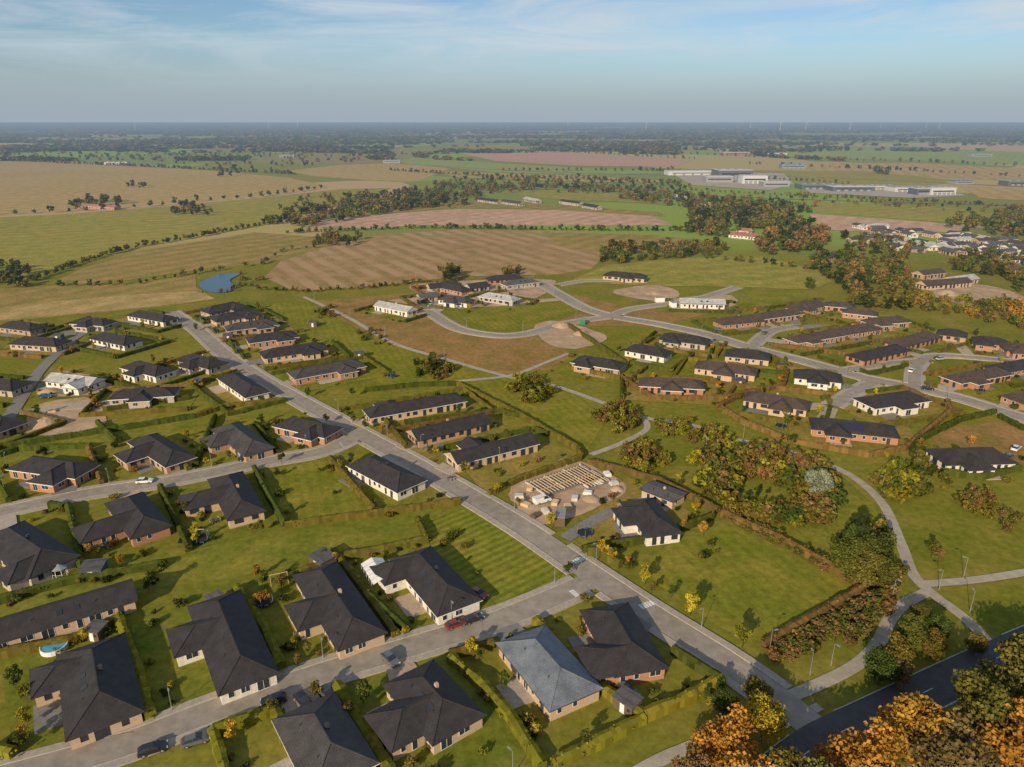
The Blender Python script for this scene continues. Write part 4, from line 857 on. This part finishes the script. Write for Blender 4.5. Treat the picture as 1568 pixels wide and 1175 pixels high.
# ------------------------------------------------------------------ light & sky
EL=22.0; AZ=208.0
sd=Vector((math.sin(math.radians(AZ))*math.cos(math.radians(EL)),math.cos(math.radians(AZ))*math.cos(math.radians(EL)),math.sin(math.radians(EL))))
sl=bpy.data.lights.new('sun','SUN'); sl.energy=5.0; sl.angle=math.radians(.5); sl.color=(1,.83,.58); so=link(bpy.data.objects.new('sun',sl)); so.rotation_euler=sd.to_track_quat('Z','Y').to_euler(); so.location=(0,-50,150)
w=bpy.data.worlds.new('World'); scene.world=w; w.use_nodes=True; n=w.node_tree.nodes; l=w.node_tree.links; n.clear()
out=n.new('ShaderNodeOutputWorld'); bg=n.new('ShaderNodeBackground'); sky=n.new('ShaderNodeTexSky'); sky.sky_type='NISHITA'; sky.sun_disc=False; sky.sun_elevation=math.radians(EL); sky.sun_rotation=math.radians(AZ); sky.altitude=100; sky.dust_density=0.5; sky.air_density=1.0; sky.ozone_density=2.0
tn=n.new('ShaderNodeMix'); tn.data_type='RGBA'; tn.blend_type='MULTIPLY'; tn.inputs[0].default_value=1; l.new(sky.outputs[0],tn.inputs[6]); tn.inputs[7].default_value=(.80,.93,1.08,1)
l.new(tn.outputs[2],bg.inputs[0]); bg.inputs[1].default_value=.09
tc=n.new('ShaderNodeTexCoord'); sx=n.new('ShaderNodeSeparateXYZ'); l.new(tc.outputs['Generated'],sx.inputs[0])
mp=n.new('ShaderNodeMapping'); mp.inputs['Scale'].default_value=(1.7,1.0,12.0); mp.inputs['Rotation'].default_value=(0,.10,0); mp.inputs['Location'].default_value=(.35,0,.2); l.new(tc.outputs['Generated'],mp.inputs[0])
nz=n.new('ShaderNodeTexNoise'); nz.inputs['Scale'].default_value=2.2; nz.inputs['Detail'].default_value=9; nz.inputs['Roughness'].default_value=.62; nz.inputs['Distortion'].default_value=.7; l.new(mp.outputs[0],nz.inputs['Vector'])
cr=n.new('ShaderNodeValToRGB'); cr.color_ramp.elements[0].position=.40; cr.color_ramp.elements[1].position=.66; l.new(nz.outputs['Fac'],cr.inputs[0])
el=n.new('ShaderNodeMapRange'); el.inputs[1].default_value=.015; el.inputs[2].default_value=.085; l.new(sx.outputs['Z'],el.inputs[0])
mu=n.new('ShaderNodeMath'); mu.operation='MULTIPLY'; l.new(cr.outputs[0],mu.inputs[0]); l.new(el.outputs[0],mu.inputs[1])
mu2=n.new('ShaderNodeMath'); mu2.operation='MULTIPLY'; mu2.inputs[1].default_value=.8; l.new(mu.outputs[0],mu2.inputs[0])
cb=n.new('ShaderNodeBackground'); cb.inputs[0].default_value=(.60,.67,.72,1); cb.inputs[1].default_value=1
mx=n.new('ShaderNodeMixShader'); l.new(mu2.outputs[0],mx.inputs[0]); l.new(bg.outputs[0],mx.inputs[1]); l.new(cb.outputs[0],mx.inputs[2])
hz=n.new('ShaderNodeMapRange'); hz.inputs[1].default_value=0.0; hz.inputs[2].default_value=.10; hz.inputs[3].default_value=.95; hz.inputs[4].default_value=0; hz.interpolation_type='SMOOTHSTEP'; l.new(sx.outputs['Z'],hz.inputs[0])
hb=n.new('ShaderNodeBackground'); hb.inputs[0].default_value=(.34,.415,.485,1); mx2=n.new('ShaderNodeMixShader'); l.new(hz.outputs[0],mx2.inputs[0]); l.new(mx.outputs[0],mx2.inputs[1]); l.new(hb.outputs[0],mx2.inputs[2]); l.new(mx2.outputs[0],out.inputs[0])
scene.view_settings.view_transform='Standard'; scene.view_settings.look='None'; scene.view_settings.exposure=0
print('HOUSES',len(HOUSES),'plots',pi,'far',cnt,'objs',len(bpy.data.objects))
